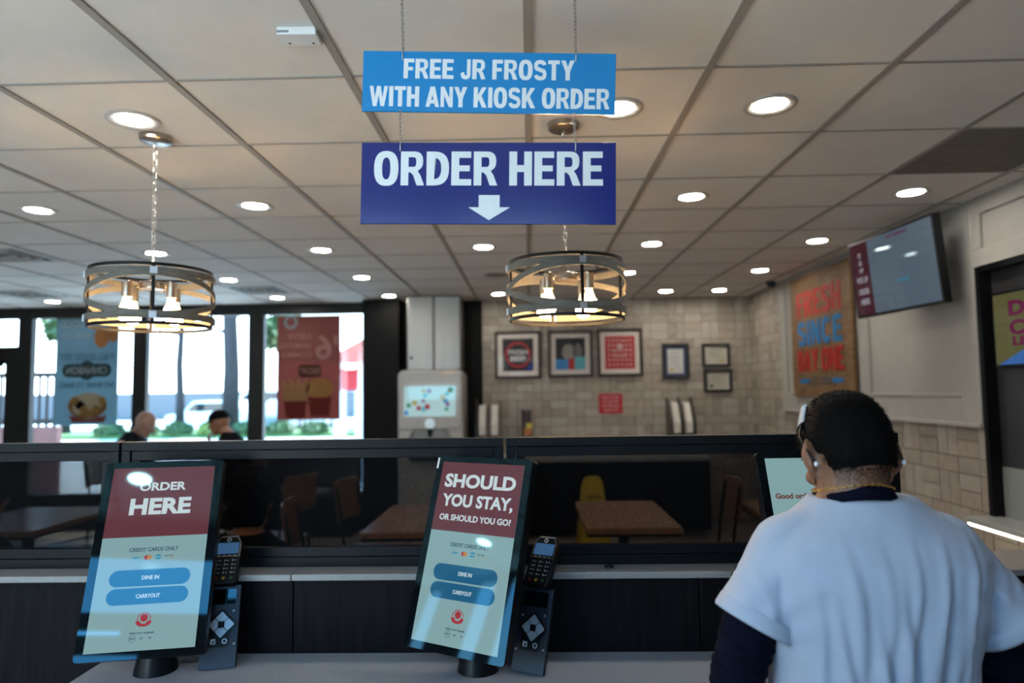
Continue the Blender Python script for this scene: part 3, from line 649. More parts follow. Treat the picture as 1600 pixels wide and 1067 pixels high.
# ------------------------------------------------------------------ payment terminals on their brackets
PLATE = mat('blue black bracket', (.014, .020, .032), .42, .2, .1); PADM = mat('silver key pad', (.48, .55, .60), .35, .4, .06); LCD = mat('terminal display', (.03, .07, .13), .05, noise=0, emit=(.03, .08, .16), tint=(.5, .85, 1), spec=.6)
KEYW = mat('key print', (.7, .72, .72), .5, noise=0)
def card_reader(label, bot, yaw, tilt, t_off, t_tilt):
    t = thing('card_terminal', label, 'card terminal', (bot[0], bot[1], .74), yaw, group='card terminals beside the kiosks')
    M = tiltM((0, 0, .003), 0, tilt)
    def mb(): b = MB(); b.M = M; return b
    mb().rrect(-.0525, .0525, 0, .238, .003, 0, .016).build('bracket', PLATE, t, bevel=.001)
    mb().rrect(-.040, .040, .183, .227, .006, -.0008, .001).build('slot_window', BEZ, t)
    b = mb(); b.prism([(-.030, .060), (.026, .060), (.030, .066), (.030, .098), (.0475, .118), (.050, .124), (.010, .166), (.003, .169), (-.004, .166), (-.044, .128), (-.044, .122), (-.0335, .108), (-.0335, .066)], -.0012, .001); b.build('keypad_recess', BLKP, t)
    b = mb()
    for k in range(4):
        a = pi/2*k; q = [(.007, .007), (.034, .003), (.034, -.003), (.007, -.007)] if False else [(.0115, .0), (.0235, -.0135), (.0375, -.0005), (.0375, .0005), (.0235, .0135)]
        b.prism([(.003+x*cos(a)-z*sin(a), .124+x*sin(a)+z*cos(a)) for x, z in [(.0015, 0.0), (.0195, -.0178), (.0365, -.002), (.0365, .002), (.0195, .0178)]], -.0035, -.001)
    b.build('arrow_key', PADM, t)
    b = mb(); b.rrect(-.0065, .0125, .1145, .1335, .003, -.0045, -.001); b.build('centre_key', BLK, t)
    mb().rrect(-.025, -.010, .069, .084, .002, -.0025, -.001).build('home_key', PADM, t); mb().prism([(-.022, .072), (-.013, .072), (-.013, .081)], -.003, -.0025).build('home_key_mark', PLATE, t)
    mb().annulus(.016, .0765, .0045, .0078, -.0025, -.001).build('round_key', PADM, t)
    b = mb()
    for x, z in ((-.038, .155), (.036, .162), (-.046, .059), (.044, .068)):
        b.lathe([(.0005, -.002), (.003, -.002), (.0042, -.0005), (.0042, .001), (.0005, .001)], c=(x, 0, z), n=12, axis='y')
    b.build('screw', STEEL, t)
    # the terminal itself
    top = M @ Vector((0, 0, .238)); MT = tiltM(top+Vector(t_off), 0, t_tilt)
    def mt(): b = MB(); b.M = MT; return b
    hb = mt(); hb.prism([(-.036, 0), (.036, 0), (.041, .02), (.041, .135), (.028, .16), (-.028, .16), (-.041, .135), (-.041, .02)], 0, .030); hb.build('terminal_body', BLKP, t, bevel=.004)
    mt().rrect(-.033, .033, .098, .136, .003, -.0008, .001).build('terminal_display', LCD, t, label='dim blue display')
    hb = mt(); hb.prism([(-.039, .088), (.039, .088), (.039, .1345), (.0265, .157), (-.0265, .157), (-.039, .1345), (-.039, .088), (-.0365, .0905), (-.0365, .1335), (-.0255, .1545), (.0255, .1545), (.0365, .1335), (.0365, .0905), (-.0365, .0905)], -.0012, .001); hb.build('display_rim', NICK, t)
    b = mt()
    for r, row in enumerate((('1', '2', '3'), ('4', '5', '6'), ('7', '8', '9'), ('*', '0', '#'))):
        for c_, k in enumerate(row): b.text(k, -.023+c_*.023-.003, .076-r*.0135, None, .0055, -.0008, .0006, .03); b.box(-.023+c_*.023+.002, -.023+c_*.023+.008, -.0008, 0, .0752-r*.0135, .0766-r*.0135)
    for x in (-.024, -.008, .008, .024): b.box(x-.004, x+.004, -.0008, 0, .0915, .0928)
    b.build('key_print', KEYW, t, label='white key numbers')
    mt().disc(-.022, .018, .005, -.001, 0).build('cancel_key', mat('red key', (.12, .01, .01), .4), t); mt().disc(0, .018, .005, -.001, 0).build('clear_key', mat('yellow key', (.35, .28, .03), .4), t); mt().disc(.022, .018, .005, -.001, 0).build('enter_key', mat('green key', (.02, .09, .03), .4), t)
    b = mt(); b.annulus(0, .146, .0035, .0048, -.001, 0); b.annulus(0, .146, .0062, .0072, -.001, 0); b.build('contactless_mark', KEYW, t)
    mt().box(-.026, .026, .004, .012, .1595, .1612).build('paper_slot', WHITE, t)
    p0 = top+Vector((0, .012, -.03)); p1 = MT @ Vector((0, .03, .05)); MB().tube([p0, (p0+p1)/2+Vector((0, .006, 0)), p1], .016, 10).build('swivel_arm', BLKP, t, smooth=True)
    return t
card_reader('card terminal with silver key pad bracket right of the left kiosk', (-.955, 2.10), .2, .335, (0, -.022, .012), .66)
card_reader('card terminal with number keys right of the middle kiosk', (-.02, 2.062), -.478, .34, (.0, -.022, .012), .66)
# ------------------------------------------------------------------ right wall: framed wood art, television, menu screen
Mright = lambda x, y, z: Matrix(((0, 1, 0, x), (-1, 0, 0, y), (0, 0, 1, z), (0, 0, 0, 1)))
art_wood = mat('honey wood board', (.17, .10, .05), .6, spec=.2, noise=.3, scale=6, stretch=(1, 1, 5))
t = thing('wall_art', 'tall wooden board reading FRESH SINCE DAY ONE in red and blue letters', 'wall art', M=Mright(RX-.03, 6.07, 2.03))
MB().box(-.62, .62, -.03, .0, -.56, .56).build('board', art_wood, t, bevel=.004)
RP = mat('red paint', (.34, .016, .014), .5, spec=.2, noise=.1); BP = mat('blue paint', (.015, .15, .37), .5, spec=.2, noise=.1); GP = mat('grey paint', (.09, .085, .09), .5)
b = MB(); b.block('FRESH', 0, .29, .90, .235, -.036, .007, .13); b.build('red_lettering', RP, t, label='red letters'); b = MB(); b.block('DAY ONE', 0, -.23, .94, .20, -.036, .007, .10); b.build('red_lettering', RP, t, label='red letters')
b = MB(); b.block('SINCE', 0, .02, .90, .225, -.036, .007, .14); b.build('blue_lettering', BP, t, label='blue letters'); MB().box(-.44, -.24, -.035, -.029, -.435, -.395).build('blue_dash', BP, t); MB().box(.24, .44, -.035, -.029, -.435, -.395).build('blue_dash', BP, t)
MB().text('EST.', -.12, -.415, .16, .085, -.034, .005, .02).build('grey_lettering', GP, t, label='small grey letters'); MB().text('1969', .11, -.415, .20, .085, -.034, .005, .02).build('grey_lettering', GP, t, label='small grey letters')

M = tiltM((2.326, 4.385, 2.294), -1.502, -.09)
t = thing('television', 'wall mounted order status television with a maroon side band', 'television', M=M)
def mb(): return MB()
MB().rrect(-.452, .452, -.262, .262, .006, 0, .05).build('housing', BLKP, t, bevel=.003)
d = MB().box(-.437, .437, -.001, .001, -.245, .248).build('display', screen('tv pale blue', (.075, .105, .135)), t, label='pale blue lit display')
MB().box(-.437, -.225, -.0015, -.001, -.245, .248).build('side_band', screen('tv maroon', (.04, .005, .012)), d, label='dark red band')
b = MB()
for s_, z, h in (('IT', .16, .035), ('IS', .11, .035), ('UP', .06, .03)): b.text(s_, -.325, z, None, h, -.0022, .0005, .03)
for s_, z in (('PICK UP', -.005), ('ORDER', -.085), ('HERE', -.155)): b.text(s_, -.325, z, .125 if s_ != 'HERE' else .1, .04, -.0022, .0005, .03)
b.build('band_lettering', screen('tv soft letters', (.28, .26, .30)), d)
b = MB(); b.text('NOW SERVING', .10, .222, .22, .026, -.0015, .0005, .03); b.build('title_lettering', screen('tv plum text', (.08, .015, .05)), d)
b = MB(); b.text('NUMBER', -.14, .175, .13, .018, -.0015, .0005, .03); b.build('number_lettering', screen('tv grey text', (.06, .08, .11)), d); b = MB(); b.text('142', -.165, .13, .05, .018, -.0015, .0005, .03); b.build('number_lettering', screen('tv grey text', (.06, .08, .11)), d); b = MB(); b.text('143', -.165, .09, .05, .018, -.0015, .0005, .03); b.build('number_lettering', screen('tv grey text', (.06, .08, .11)), d)
b = MB(); b.text('Ready', .12, -.07, .12, .034, -.0015, .0005, .03); b.build('status_lettering', screen('tv teal text', (.02, .17, .26)), d)
bk = MB(); bk.box(-.12, .12, .05, .075, -.1, .1)
bk.tube([(0, .075, 0), (.06, .18, 0), (-.0, .30, .02)], .018, 10); bk.build('wall_mount', BLK, t)

t = thing('menu_screen', 'menu screen with plum lettering on green in the service opening', 'menu screen', M=Mright(RX+.05, 3.55, 1.872))
MB().rrect(-.375, .40, -.215, .205, .006, -.035, 0).build('housing', BLKP, t, bevel=.002)
d = MB().box(-.36, .385, -.036, -.034, -.20, .19).build('display', screen('menu olive', (.085, .082, .028)), t, label='olive green lit display')
b = MB(); b.prism([(-.34, -.20), (.385, -.20), (.385, .06), (.1, -.03)], -.0365, -.036); b.build('blue_band', screen('menu blue', (.03, .11, .34)), d, label='blue band across the lower corner')
b = MB(); b.text('DAVE', -.02, .105, .44, .085, -.0372, .0005, .05); b.text('CHERRY', .06, .0, .6, .085, -.0372, .0005, .05); b.text('LEMONADE', .08, -.075, .60, .05, -.0372, .0005, .05); b.build('lettering', screen('menu plum', (.10, .003, .04)), d)
LP = thing('service_lamp', 'small lit panel under the top of the service opening', 'light', M=Mright(RX+.03, 3.4, NZ1-.035)) if False else None

# ------------------------------------------------------------------ back wall: pictures, certificates, sign
PFR = mat('dark walnut frame', (.022, .014, .010), .4, noise=.3); MATB = mat('cream picture mat', (.68, .61, .57), .8, noise=.03); PGL = glass_mat('picture glass', (.97, .97, .97), 1.18)
def picture(label, x0, x1, z0, z1, fw, mw, build_art, group, fm=None, mm=None):
    cx, cz = (x0+x1)/2, (z0+z1)/2; w, h = (x1-x0)/2, (z1-z0)/2
    t = thing('framed_picture', label, 'picture', (cx, BY-.007, cz), group=group)
    MB().frame(-w, w, -h, h, fw, -.035, 0).build('frame', fm or PFR, t, bevel=.003)
    MB().box(-w+fw, w-fw, -.012, -.003, -h+fw, h-fw).build('picture_mat', mm or MATB, t)
    build_art(t, w-fw-mw, h-fw-mw)
    MB().box(-w+fw, w-fw, -.022, -.020, -h+fw, h-fw).build('glazing', PGL, t)
    return t
pc = lambda n, c: mat('print '+n, c, .7, noise=.08, scale=12)
def art1(t, w, h):
    p = MB().box(-w, w, -.014, -.012, -h, h).build('print', pc('black', (.02, .02, .025)), t)
    MB().annulus(0, 0, w*.66, w*.86, -.0155, -.014).build('ring', pc('red', (.30, .02, .03)), p, label='red ring')
    b = MB(); b.text('FRESH', 0, h*.16, w*1.25, h*.3, -.017, .001, .03); b.text('BEEF', 0, -h*.22, w*1.0, h*.3, -.017, .001, .03); b.build('print_lettering', pc('white', (.55, .55, .55)), p)
    MB().prism([(w*.45, -h*.95), (w*.95, -h*.95), (w*.95, -h*.45)], -.0155, -.014).build('corner', pc('blue', (.02, .04, .3)), p, label='blue corner')
def art2(t, w, h):
    p = MB().box(-w, w, -.014, -.012, -h, h).build('print', pc('black', (.02, .02, .025)), t)
    MB().disc(-.02, h*.1, w*.45, -.0155, -.014, rz=h*.5).build('grey_shape', pc('grey', (.26, .25, .23)), p, label='grey rounded shape'); MB().disc(w*.5, h*.15, w*.3, -.0155, -.014, rz=h*.5).build('grey_shape', pc('mid grey', (.14, .14, .13)), p, label='grey rounded shape')
    MB().box(-w, -w*.15, -.017, -.0155, -h, -h*.35).build('blue_block', pc('blue2', (.04, .22, .5)), p); MB().box(-w*.15, w*.28, -.017, -.0155, -h, -h*.3).build('red_block', pc('red2', (.4, .03, .03)), p); MB().box(w*.28, w, -.017, -.0155, -h, -h*.2).build('teal_block', pc('teal', (.10, .38, .45)), p)
def art3(t, w, h):
    p = MB().box(-w, w, -.014, -.012, -h, h).build('print', pc('bright red', (.42, .02, .025)), t)
    b = MB()
    rnd = random.Random(4)
    for i in range(6):
        for j in range(6):
            if 1 < i < 4 and 1 < j < 4: continue
            x, z = -w+.05+i*(2*w-.1)/5, -h+.05+j*(2*h-.1)/5
            (b.annulus if rnd.random() < .5 else b.disc)(*( (x, z, .009, .016, -.0155, -.014, 10) if rnd.random() < 2 and False else (x, z, .014, -.0155, -.014, 10))) if False else b.annulus(x, z, .008, .017, -.0155, -.014, 10)
    b.text('QUALITY', 0, h*.1, w*.9, h*.18, -.0155, .001, .03); b.text('RECIPE', 0, -h*.18, w*.8, h*.18, -.0155, .001, .03); b.disc(0, h*.36, w*.2, -.0155, -.014)
    b.build('print_pattern', pc('pale', (.55, .4, .38)), p, label='pale icons and lettering')
picture('walnut framed black print with a red ring, leftmost of the three large pictures', -.400, .148, 1.70, 2.268, .035, .055, art1, 'large framed pictures on the tiled wall')
picture('walnut framed black and grey print with coloured blocks, in the middle of three large pictures', .228, .760, 1.71, 2.266, .035, .055, art2, 'large framed pictures on the tiled wall')
picture('walnut framed bright red print covered with pale icons', .812, 1.345, 1.71, 2.278, .035, .055, art3, 'large framed pictures on the tiled wall')
CBL = mat('certificate black frame', (.012, .014, .015), .4); PAP = pc('paper', (.50, .50, .48)); NAVY = pc('navy mat', (.03, .05, .13))
def cert(tall, seal):
    def f(t, w, h):
        p = MB().box(-w, w, -.014, -.012, -h, h).build('certificate_paper', PAP if tall else pc('cream paper', (.44, .42, .34)), t)
        b = MB(); b.text('CERTIFICATE', 0, h*.66, w*1.2, .022, -.0145, .0006, .01)
        for k in range(5): b.box(-w*.6+.02*(k % 2), w*.6-.02*(k % 3), -.0145, -.014, h*.35-k*h*.17, h*.35-k*h*.17+.006)
        b.build('certificate_lettering', pc('faded ink', (.30, .29, .25)), p); MB().disc(seal[0]*w, -h*.7, .02, -.0150, -.014, 14).build('seal', pc(seal[1], seal[2]), p)
    return f
picture('black framed certificate with blue edge and gold seal, the taller one on the tiled wall', 1.569, 1.887, 1.672, 2.092, .036, .03, cert(True, (-.5, 'gold', (.45, .32, .05))), 'framed certificates', CBL, NAVY)
picture('small black framed certificate with gold seal, upper of the two stacked ones', 2.038, 2.363, 1.807, 2.083, .034, .012, cert(False, (.6, 'gold', (.45, .32, .05))), 'framed certificates', CBL, MATB)
picture('small black framed certificate with dark seal, lower of the two stacked ones', 2.052, 2.378, 1.510, 1.780, .034, .012, cert(False, (-.65, 'dark seal', (.05, .06, .05))), 'framed certificates', CBL, MATB)
t = thing('notice_sign', 'small red notice with white lettering on the tiled wall below the red picture', 'sign', (.956, BY-.008, 1.394))
MB().box(-.14, .14, -.004, 0, -.118, .118).build('panel', pc('notice red', (.36, .012, .02)), t)
b = MB()
for k, s_ in enumerate(('NOTICE', 'PLEASE', 'NO REFILLS', 'THANK YOU')): b.text(s_, 0, .075-k*.05, .20-.02*(k % 2), .03, -.0048, .0008, .01)
b.build('lettering', pc('notice white', (.5, .33, .33)), t)

# ------------------------------------------------------------------ drink station
CTM = mat('drink counter stone', (.30, .29, .28), .35, noise=.06); CAB = mat('drink cabinet black', (.006, .006, .0065), .6, spec=.12)
t = thing('drink_counter', 'long dark back counter with a pale stone top under the framed pictures', 'counter', (.7, 7.6, 0))
MB().box(-1.32, 1.22, -.28, .48, .80, .84).build('countertop', CTM, t, bevel=.003)
for x0, x1 in ((-1.30, -.48), (-.474, .36), (.366, 1.20)):
    c = MB().box(x0, x1, -.25, .48, .08, .80).build('cabinet', CAB, t); MB().box(x0+.01, x1-.01, -.262, -.25, .10, .78).build('door', CAB, c, bevel=.002)
FRS = mat('pale grey machine shell', (.40, .385, .37), .3, noise=.03, coat=.3)
t = thing('drink_machine', 'tall pale grey touch screen drink machine with a dispensing arch', 'drink machine', (-1.085, 7.45, 0))
b = MB(); b.rrect(-.355, .355, 0, 1.80, .07, .02, .62); b.build('shell', FRS, t, bevel=.02)
b = MB(); b.rrect(-.345, .345, 1.16, 1.79, .06, -.005, .03); b.build('door_panel', FRS, t, bevel=.01)
d = MB().rrect(-.285, .285, 1.295, 1.625, .01, -.009, -.003).build('display', screen('drink screen', (.38, .55, .56)), t, label='bright lit touch screen')
rnd = random.Random(2)
for k in range(16):
    x, z = rnd.uniform(-.24, .24), rnd.uniform(1.33, 1.59); cc = rnd.choice([(.3, .02, .03), (.03, .2, .08), (.05, .2, .4), (.35, .3, .1), (.2, .05, .2), (.1, .35, .4)])
    MB().disc(x, z, rnd.uniform(.018, .034), -.0105, -.009, 14).build('drink_icon', screen('icon %d%d%d' % tuple(int(q*99) for q in cc), cc), d)
MB().disc(-.255, 1.335, .024, -.0105, -.009, 14).build('drink_icon', screen('icon blue', (.03, .18, .5)), d)
DARKG = mat('arch recess', (.20, .205, .205), .3, noise=.04)
arc = [(.22*cos(pi*i/20), 1.0+.20*sin(pi*i/20)) for i in range(21)]; b = MB(); b.prism(arc+[(-.22, .84), (.22, .84)], .012, .019); b.build('dispensing_arch', DARKG, t)
arc2 = [(.235*cos(pi*i/24), 1.0+.215*sin(pi*i/24)) for i in range(25)]; b = MB(); b.tube([(x, .008, z) for x, z in [(.235, .84)]+arc2+[(-.235, .84)]], .010, 8); b.build('arch_rim', DARKG, t, smooth=True)
b = MB(); b.lathe([(.001, -.02), (.052, -.015), (.056, 0), (.056, .03), (.001, .03)], c=(0, -.012, 1.215), n=24, axis='y'); b.build('nozzle_badge', screen('badge glow', (.45, .55, .58)), t, smooth='auto'); MB().cyl((0, .0, 1.165), (0, .0, 1.08), .028, .02).build('nozzle', BLKP, t, smooth='auto')
MB().box(-.22, .22, -.06, .02, .82, .85).build('drip_tray', BLKP, t, bevel=.004); MB().rrect(-.33, .33, .06, .78, .02, .008, .022).build('lower_door', FRS, t, bevel=.004)
t = thing('steel_chute', 'square brushed steel enclosure rising from the drink machine to the ceiling', 'enclosure', (-1.06, 7.62, 1.803))
MB().box(-.30, -.0, -.02, .40, 0, CEIL-1.806).build('side_panel', STEEL, t, bevel=.012); MB().box(.003, .30, -.02, .40, 0, CEIL-1.806).build('side_panel', STEEL, t, bevel=.012); MB().box(-.27, .27, -.012, .38, -.0, .015).build('base_flange', BLKP, t)
MB().cyl((-.25, -.026, .14), (-.25, -.02, .14), .018).build('lock', BLKP, t)
DISP = mat('dark steel dispenser', (.16, .15, .145), .3, .9, .1); LIDM = mat('pale lids', (.55, .52, .47), .4)
def lid_dispenser(x, n, label, lean):
    t = thing('lid_dispenser', label, 'lid dispenser', (x, 7.80, .84), rz=lean, group='lid dispensers')
    MB().box(-.145, .145, -.08, .12, 0, .20).build('base', BLKP, t, bevel=.004)
    for k in range(n):
        xc = -.14+.28*(k+.5)/n; w = .28/n/2
        P = [(.12, .2), (-.10, .2), (-.10, .34), (.02, .62), (.12, .62)]
        for sx in (xc-w, xc+w-.006):
            b = MB(); L = [b.v((sx, y, z)) for y, z in P]; R_ = [b.v((sx+.006, y, z)) for y, z in P]; b.f(L); b.f(R_[::-1]); b.bridge(L, R_); b.build('side_plate', DISP, t)
        b = MB(); L = [b.v((xc-w+.03, y, z)) for y, z in ((-.085, .22), (-.085, .34), (.0, .56), (.07, .56), (.07, .22))]; R_ = [b.v((xc+w-.03, y, z)) for y, z in ((-.085, .22), (-.085, .34), (.0, .56), (.07, .56), (.07, .22))]; b.f(L); b.f(R_[::-1]); b.bridge(L, R_); b.build('lid_stack', LIDM, t, bevel=.01, label='stack of pale lids')
    return t
lid_dispenser(-.465, 2, 'dark steel lid dispenser beside the drink machine', 0)
lid_dispenser(1.71, 2, 'dark steel lid dispenser below the certificates', .12)
t = thing('napkin_canister', 'small steel canister with a coloured sticker on the drink counter', 'dispenser', (-.035, 7.85, .84))
MB().lathe([(.001, 0), (.06, 0), (.06, .05), (.056, .06), (.056, .46), (.06, .47), (.06, .5), (.001, .5)], n=24).build('body', DISP, t, smooth='auto')
MB().box(-.03, .045, -.062, -.05, .22, .28).build('sticker', pc('orange sticker', (.45, .14, .03)), t, label='orange sticker'); MB().box(0, .06, -.062, -.05, .29, .35).build('sticker', pc('yellow sticker', (.5, .4, .05)), t, label='yellow sticker')
t = thing('caution_sign', 'yellow folding wet floor caution sign standing behind the middle table', 'caution sign', (.60, 6.75, 0), rz=.1)
YEL = mat('yellow plastic', (.52, .36, .012), .45, noise=.06)
for s_ in (1, -1):
    b = MB(); b.M = Matrix.Translation((0, 0, .70)) @ Matrix.Rotation(s_*.2, 4, 'X') @ Matrix.Translation((0, 0, -.70))
    b.prism([(-.15, 0), (-.085, 0), (-.08, .1), (.08, .1), (.085, 0), (.15, 0), (.105, .62), (.08, .70), (.04, .72), (-.04, .72), (-.08, .70), (-.105, .62)], -.012, .012); b.build('panel', YEL, t, bevel=.004)
b = MB(); b.M = Matrix.Translation((0, 0, .70)) @ Matrix.Rotation(-.2, 4, 'X') @ Matrix.Translation((0, 0, -.70)); b.text('CAUTION', 0, .52, .15, .035, -.0135, .001, .03); b.prism([(-.05, .25), (.05, .25), (0, .4)], -.0135, -.012); b.build('lettering', BLK, t)

# ------------------------------------------------------------------ tables and chairs
TOP = mat('warm wood table top', (.30, .155, .085), .28, noise=.22, scale=7, stretch=(5, 1, 1)); SEAT = mat('chair wood', (.16, .075, .035), .4, noise=.2, scale=9, stretch=(5, 1, 1))
def table(label, cx, cy, w, l, rz=0):
    t = thing('dining_table', label, 'table', (cx, cy, 0), rz, group='wood topped dining tables')
    MB().box(-w/2, w/2, -l/2, l/2, .725, .76).build('tabletop', TOP, t, bevel=.004); MB().box(-w/2+.005, w/2-.005, -l/2+.005, l/2-.005, .71, .725).build('edge_band', BLK, t)
    MB().cyl((0, 0, .02), (0, 0, .71), .035).build('pedestal', BLK, t, smooth='auto')
    b = MB(); b.box(-.28, .28, -.03, .03, 0, .025); b.box(-.03, .03, -.28, .28, 0, .026); b.build('foot', BLK, t); MB().box(-.2, .2, -.2, .2, .70, .71).build('top_plate', BLK, t)
    return t
table('wood topped table in front of the yellow caution sign', .60, 4.53, .56, .98)
table('wood topped table between the left and middle kiosks', -.66, 4.45, .66, .95)
table('wood topped table behind the kiosk used by the man', 1.78, 4.55, .62, .95)
table('wood topped window table between the two seated men', -3.47, 6.95, .75, .70)
table('wood topped table behind the left kiosk near the glass door', -3.35, 4.55, .7, .9)
def chair(label, x, y, rz):
    t = thing('dining_chair', label, 'chair', (x, y, 0), rz, group='wood and black metal dining chairs')
    MB().rrect(-.20, .20, -.20, .20, .05, 0, .022).build('seat', SEAT, t, bevel=.004); s = t.children[0]; s.rotation_euler = (radians(-90), 0, 0); s.location = (0, 0, .45)
    for sx in (-1, 1):
        MB().tube([(sx*.17, .17, .452), (sx*.19, .20, 0)], .012, 8).build('leg', BLK, t, smooth=True)
        MB().tube([(sx*.17, -.17, .452), (sx*.185, -.21, 0)], .012, 8).build('leg', BLK, t, smooth=True)
        MB().tube([(sx*.17, -.17, .45), (sx*.175, -.20, .70), (sx*.17, -.235, .90)], .011, 8).build('back_post', BLK, t, smooth=True)
    b = MB(); n = 10; L = [[], [], [], []]
    for i in range(n+1):
        x = -.20+.40*i/n; yb = -.205-.03*(1-(x/.2)**2)
        for k, (dy, z) in enumerate(((0, .66), (-.014, .66), (-.045, .94), (-.031, .94))): L[k].append(b.v((x, yb+dy, z)))
    for k in range(4): b.bridge(L[k], L[(k+1) % 4], closed=False)
    b.f([L[k][0] for k in range(4)]); b.f([L[k][-1] for k in range(4)][::-1]); b.build('backrest', SEAT, t, bevel=.003)
    MB().tube([(-.17, -.17, .435), (.17, -.17, .435), (.17, .17, .435), (-.17, .17, .435)], .010, 8, closed=True).build('seat_frame', BLK, t)
    return t
ch = chair('wood backed chair on the drink machine side of the middle table', .12, 4.55, radians(-90))
for lab, x, y, rz in (('wood backed chair at the far right side of the middle table', 1.17, 4.85, radians(90)), ('wood backed chair nearer the man, right of the middle table', 1.205, 4.02, radians(95)),
    ('wood backed chair left of the table between the kiosks, nearer the screens', -1.17, 4.05, radians(-82)), ('wood backed chair left of the table between the kiosks, farther from the screens', -1.10, 4.95, radians(-100)),
    ('wood chair the bald man sits on', -4.20, 6.95, radians(-90)), ('wood chair the man in the black cap sits on', -2.98, 6.95, radians(90)),
    ('wood backed chair at the table near the glass door', -3.95, 4.4, radians(-90)), ('wood backed chair standing behind the left kiosk', -2.0, 5.4, radians(70)), ('wood chair under the seated person with bushy dark hair', -1.24, 2.93, 0), ('wood chair under the dark haired person at the left edge', -2.46, 2.93, 0)):
    copy_tree(ch, (x, y, 0), lab, rz)
t = thing('booth_bench', 'black upholstered booth bench below the red window poster', 'bench', (-2.58, 7.80, 0))
BOO = mat('black vinyl', (.012, .012, .014), .4, noise=.1)
MB().box(-.72, .62, -.30, .2, .0, .42).build('base', CAB, t); MB().box(-.72, .62, -.32, .2, .42, .5).build('seat', BOO, t, bevel=.02); MB().box(-.72, .62, .1, .22, .5, 1.0).build('backrest', BOO, t, bevel=.03)

# ------------------------------------------------------------------ posters on the window glass, printed to be read from outside
def poster(label, x0, x1, z0, z1, base):
    t = thing('window_poster', label, 'poster', ((x0+x1)/2, BY-.012, (z0+z1)/2)); w, h = (x1-x0)/2, (z1-z0)/2
    MB().box(-w, w, 0, .003, -h, h).build('film', translucent_mat(base[0], base[1]), t); return t, w, h
tm = translucent_mat
t, w, h = poster('light blue window poster with a dark badge and a bowl of rolls, printed facing outside', -5.70, -4.93, 1.22, 2.52, ('film blue', (.17, .25, .285)))
def tx(t, name, m, items, mir=True):
    b = MB()
    for s_, x, z, ww, hh in items: b.text(s_, x, z, ww, hh, -.0012, .0009, .02, mirror=mir)
    return b.build(name, m, t)
tx(t, 'lettering', tm('film dark', (.05, .12, .16)), [("Y'ALL GOOD YET?", 0, .17, .68, .085), ('NO BUNS TO BAKE', 0, -.17, .66, .07)])
tx(t, 'pale_lettering', tm('film pale', (.36, .44, .47)), [('SAY GOOD', -.10, .57, .50, .085), ('MORNING', -.16, .42, .40, .05)])
MB().rrect(-.30, .30, -.075, .085, .075, -.0015, 0).build('badge', tm('film slate', (.05, .085, .10)), t); MB().disc(0, .005, .10, -.0012, 0, 20, rz=.12).build('badge', tm('film slate', (.05, .085, .10)), t)
tx(t, 'badge_lettering', tm('film pale', (.36, .44, .47)), [('CINNABON', 0, .005, .50, .09)]).location = (0, -.0012, 0)
b = MB(); b.disc(.02, -.42, .24, -.0012, 0, 28, rz=.155); b.build('food_picture', tm('film brown', (.34, .17, .07)), t, label='brown rolls'); b = MB(); b.disc(.03, -.37, .19, -.0022, -.0012, 26, rz=.11); b.disc(-.08, -.44, .08, -.0022, -.0012, 18); b.build('food_picture', tm('film cream', (.55, .47, .33)), t, label='cream icing')
b = MB()
for x, z in ((-.02, -.47), (.13, -.46), (-.14, -.36), (.2, -.36), (.05, -.52)): b.disc(x, z, .05, -.0032, -.0022, 14)
b.build('food_picture', tm('film tan', (.40, .24, .09)), t, label='tan roll pieces')
b = MB(); b.prism([(-.20, -.53), (-.16, -.62), (.22, -.62), (.26, -.53), (.03, -.585)], -.0032, -.0012); b.build('food_picture', tm('film dull red', (.30, .08, .06)), t, label='red bowl rim')
b = MB(); b.disc(.17, .40, .09, -.0012, 0, 18, rz=.13); b.disc(.31, .45, .07, -.0012, 0, 18, rz=.11); b.build('food_picture', tm('film orange', (.48, .22, .09)), t, label='golden bun')
t, w, h = poster('red window poster with a big 6 and fries, printed facing outside', -3.005, -2.245, 1.25, 2.495, ('film red', (.245, .098, .088)))
tx(t, 'lettering', tm('film pink', (.52, .30, .28)), [('6', .175, .24, .20, .30), ('$', .33, .32, .07, .12), ('NEW', -.12, .37, .28, .07), ('HOMESTYLE', -.17, .26, .38, .055), ('COMBO', -.14, .15, .36, .06)])
MB().annulus(-.22, .545, .05, .085, -.0012, 0).build('emblem', tm('film pale', (.36, .44, .47)), t)
MB().rrect(-.12, .15, -.12, .03, .03, -.0012, 0).build('badge', tm('film brown dark', (.12, .045, .03)), t); tx(t, 'badge_lettering', tm('film pink', (.52, .30, .28)), [('BISCUIT', .015, -.045, .22, .07)]).location = (0, -.0012, 0)
b = MB()
for k in range(11): x = -.30+k*.026; b.prism([(x, -.42), (x+.02, -.42), (x+.02+(k-5)*.006, -.14-.03*(k % 3)), (x+(k-5)*.006, -.13-.03*(k % 3))], -.0022, -.0012)
b.build('food_picture', tm('film fries', (.42, .29, .13)), t, label='yellow fries'); MB().disc(.13, -.25, .17, -.0022, -.0012, 26, rz=.12).build('food_picture', tm('film chicken', (.45, .25, .10)), t, label='golden chicken')
b = MB(); b.prism([(-.30, -.40), (-.02, -.40), (-.05, -.60), (-.26, -.60)], -.0032, -.0012); b.prism([(0, -.36), (.28, -.36), (.25, -.58), (.03, -.58)], -.0032, -.0012); b.build('food_picture', tm('film deep red', (.22, .045, .04)), t, label='red cartons')

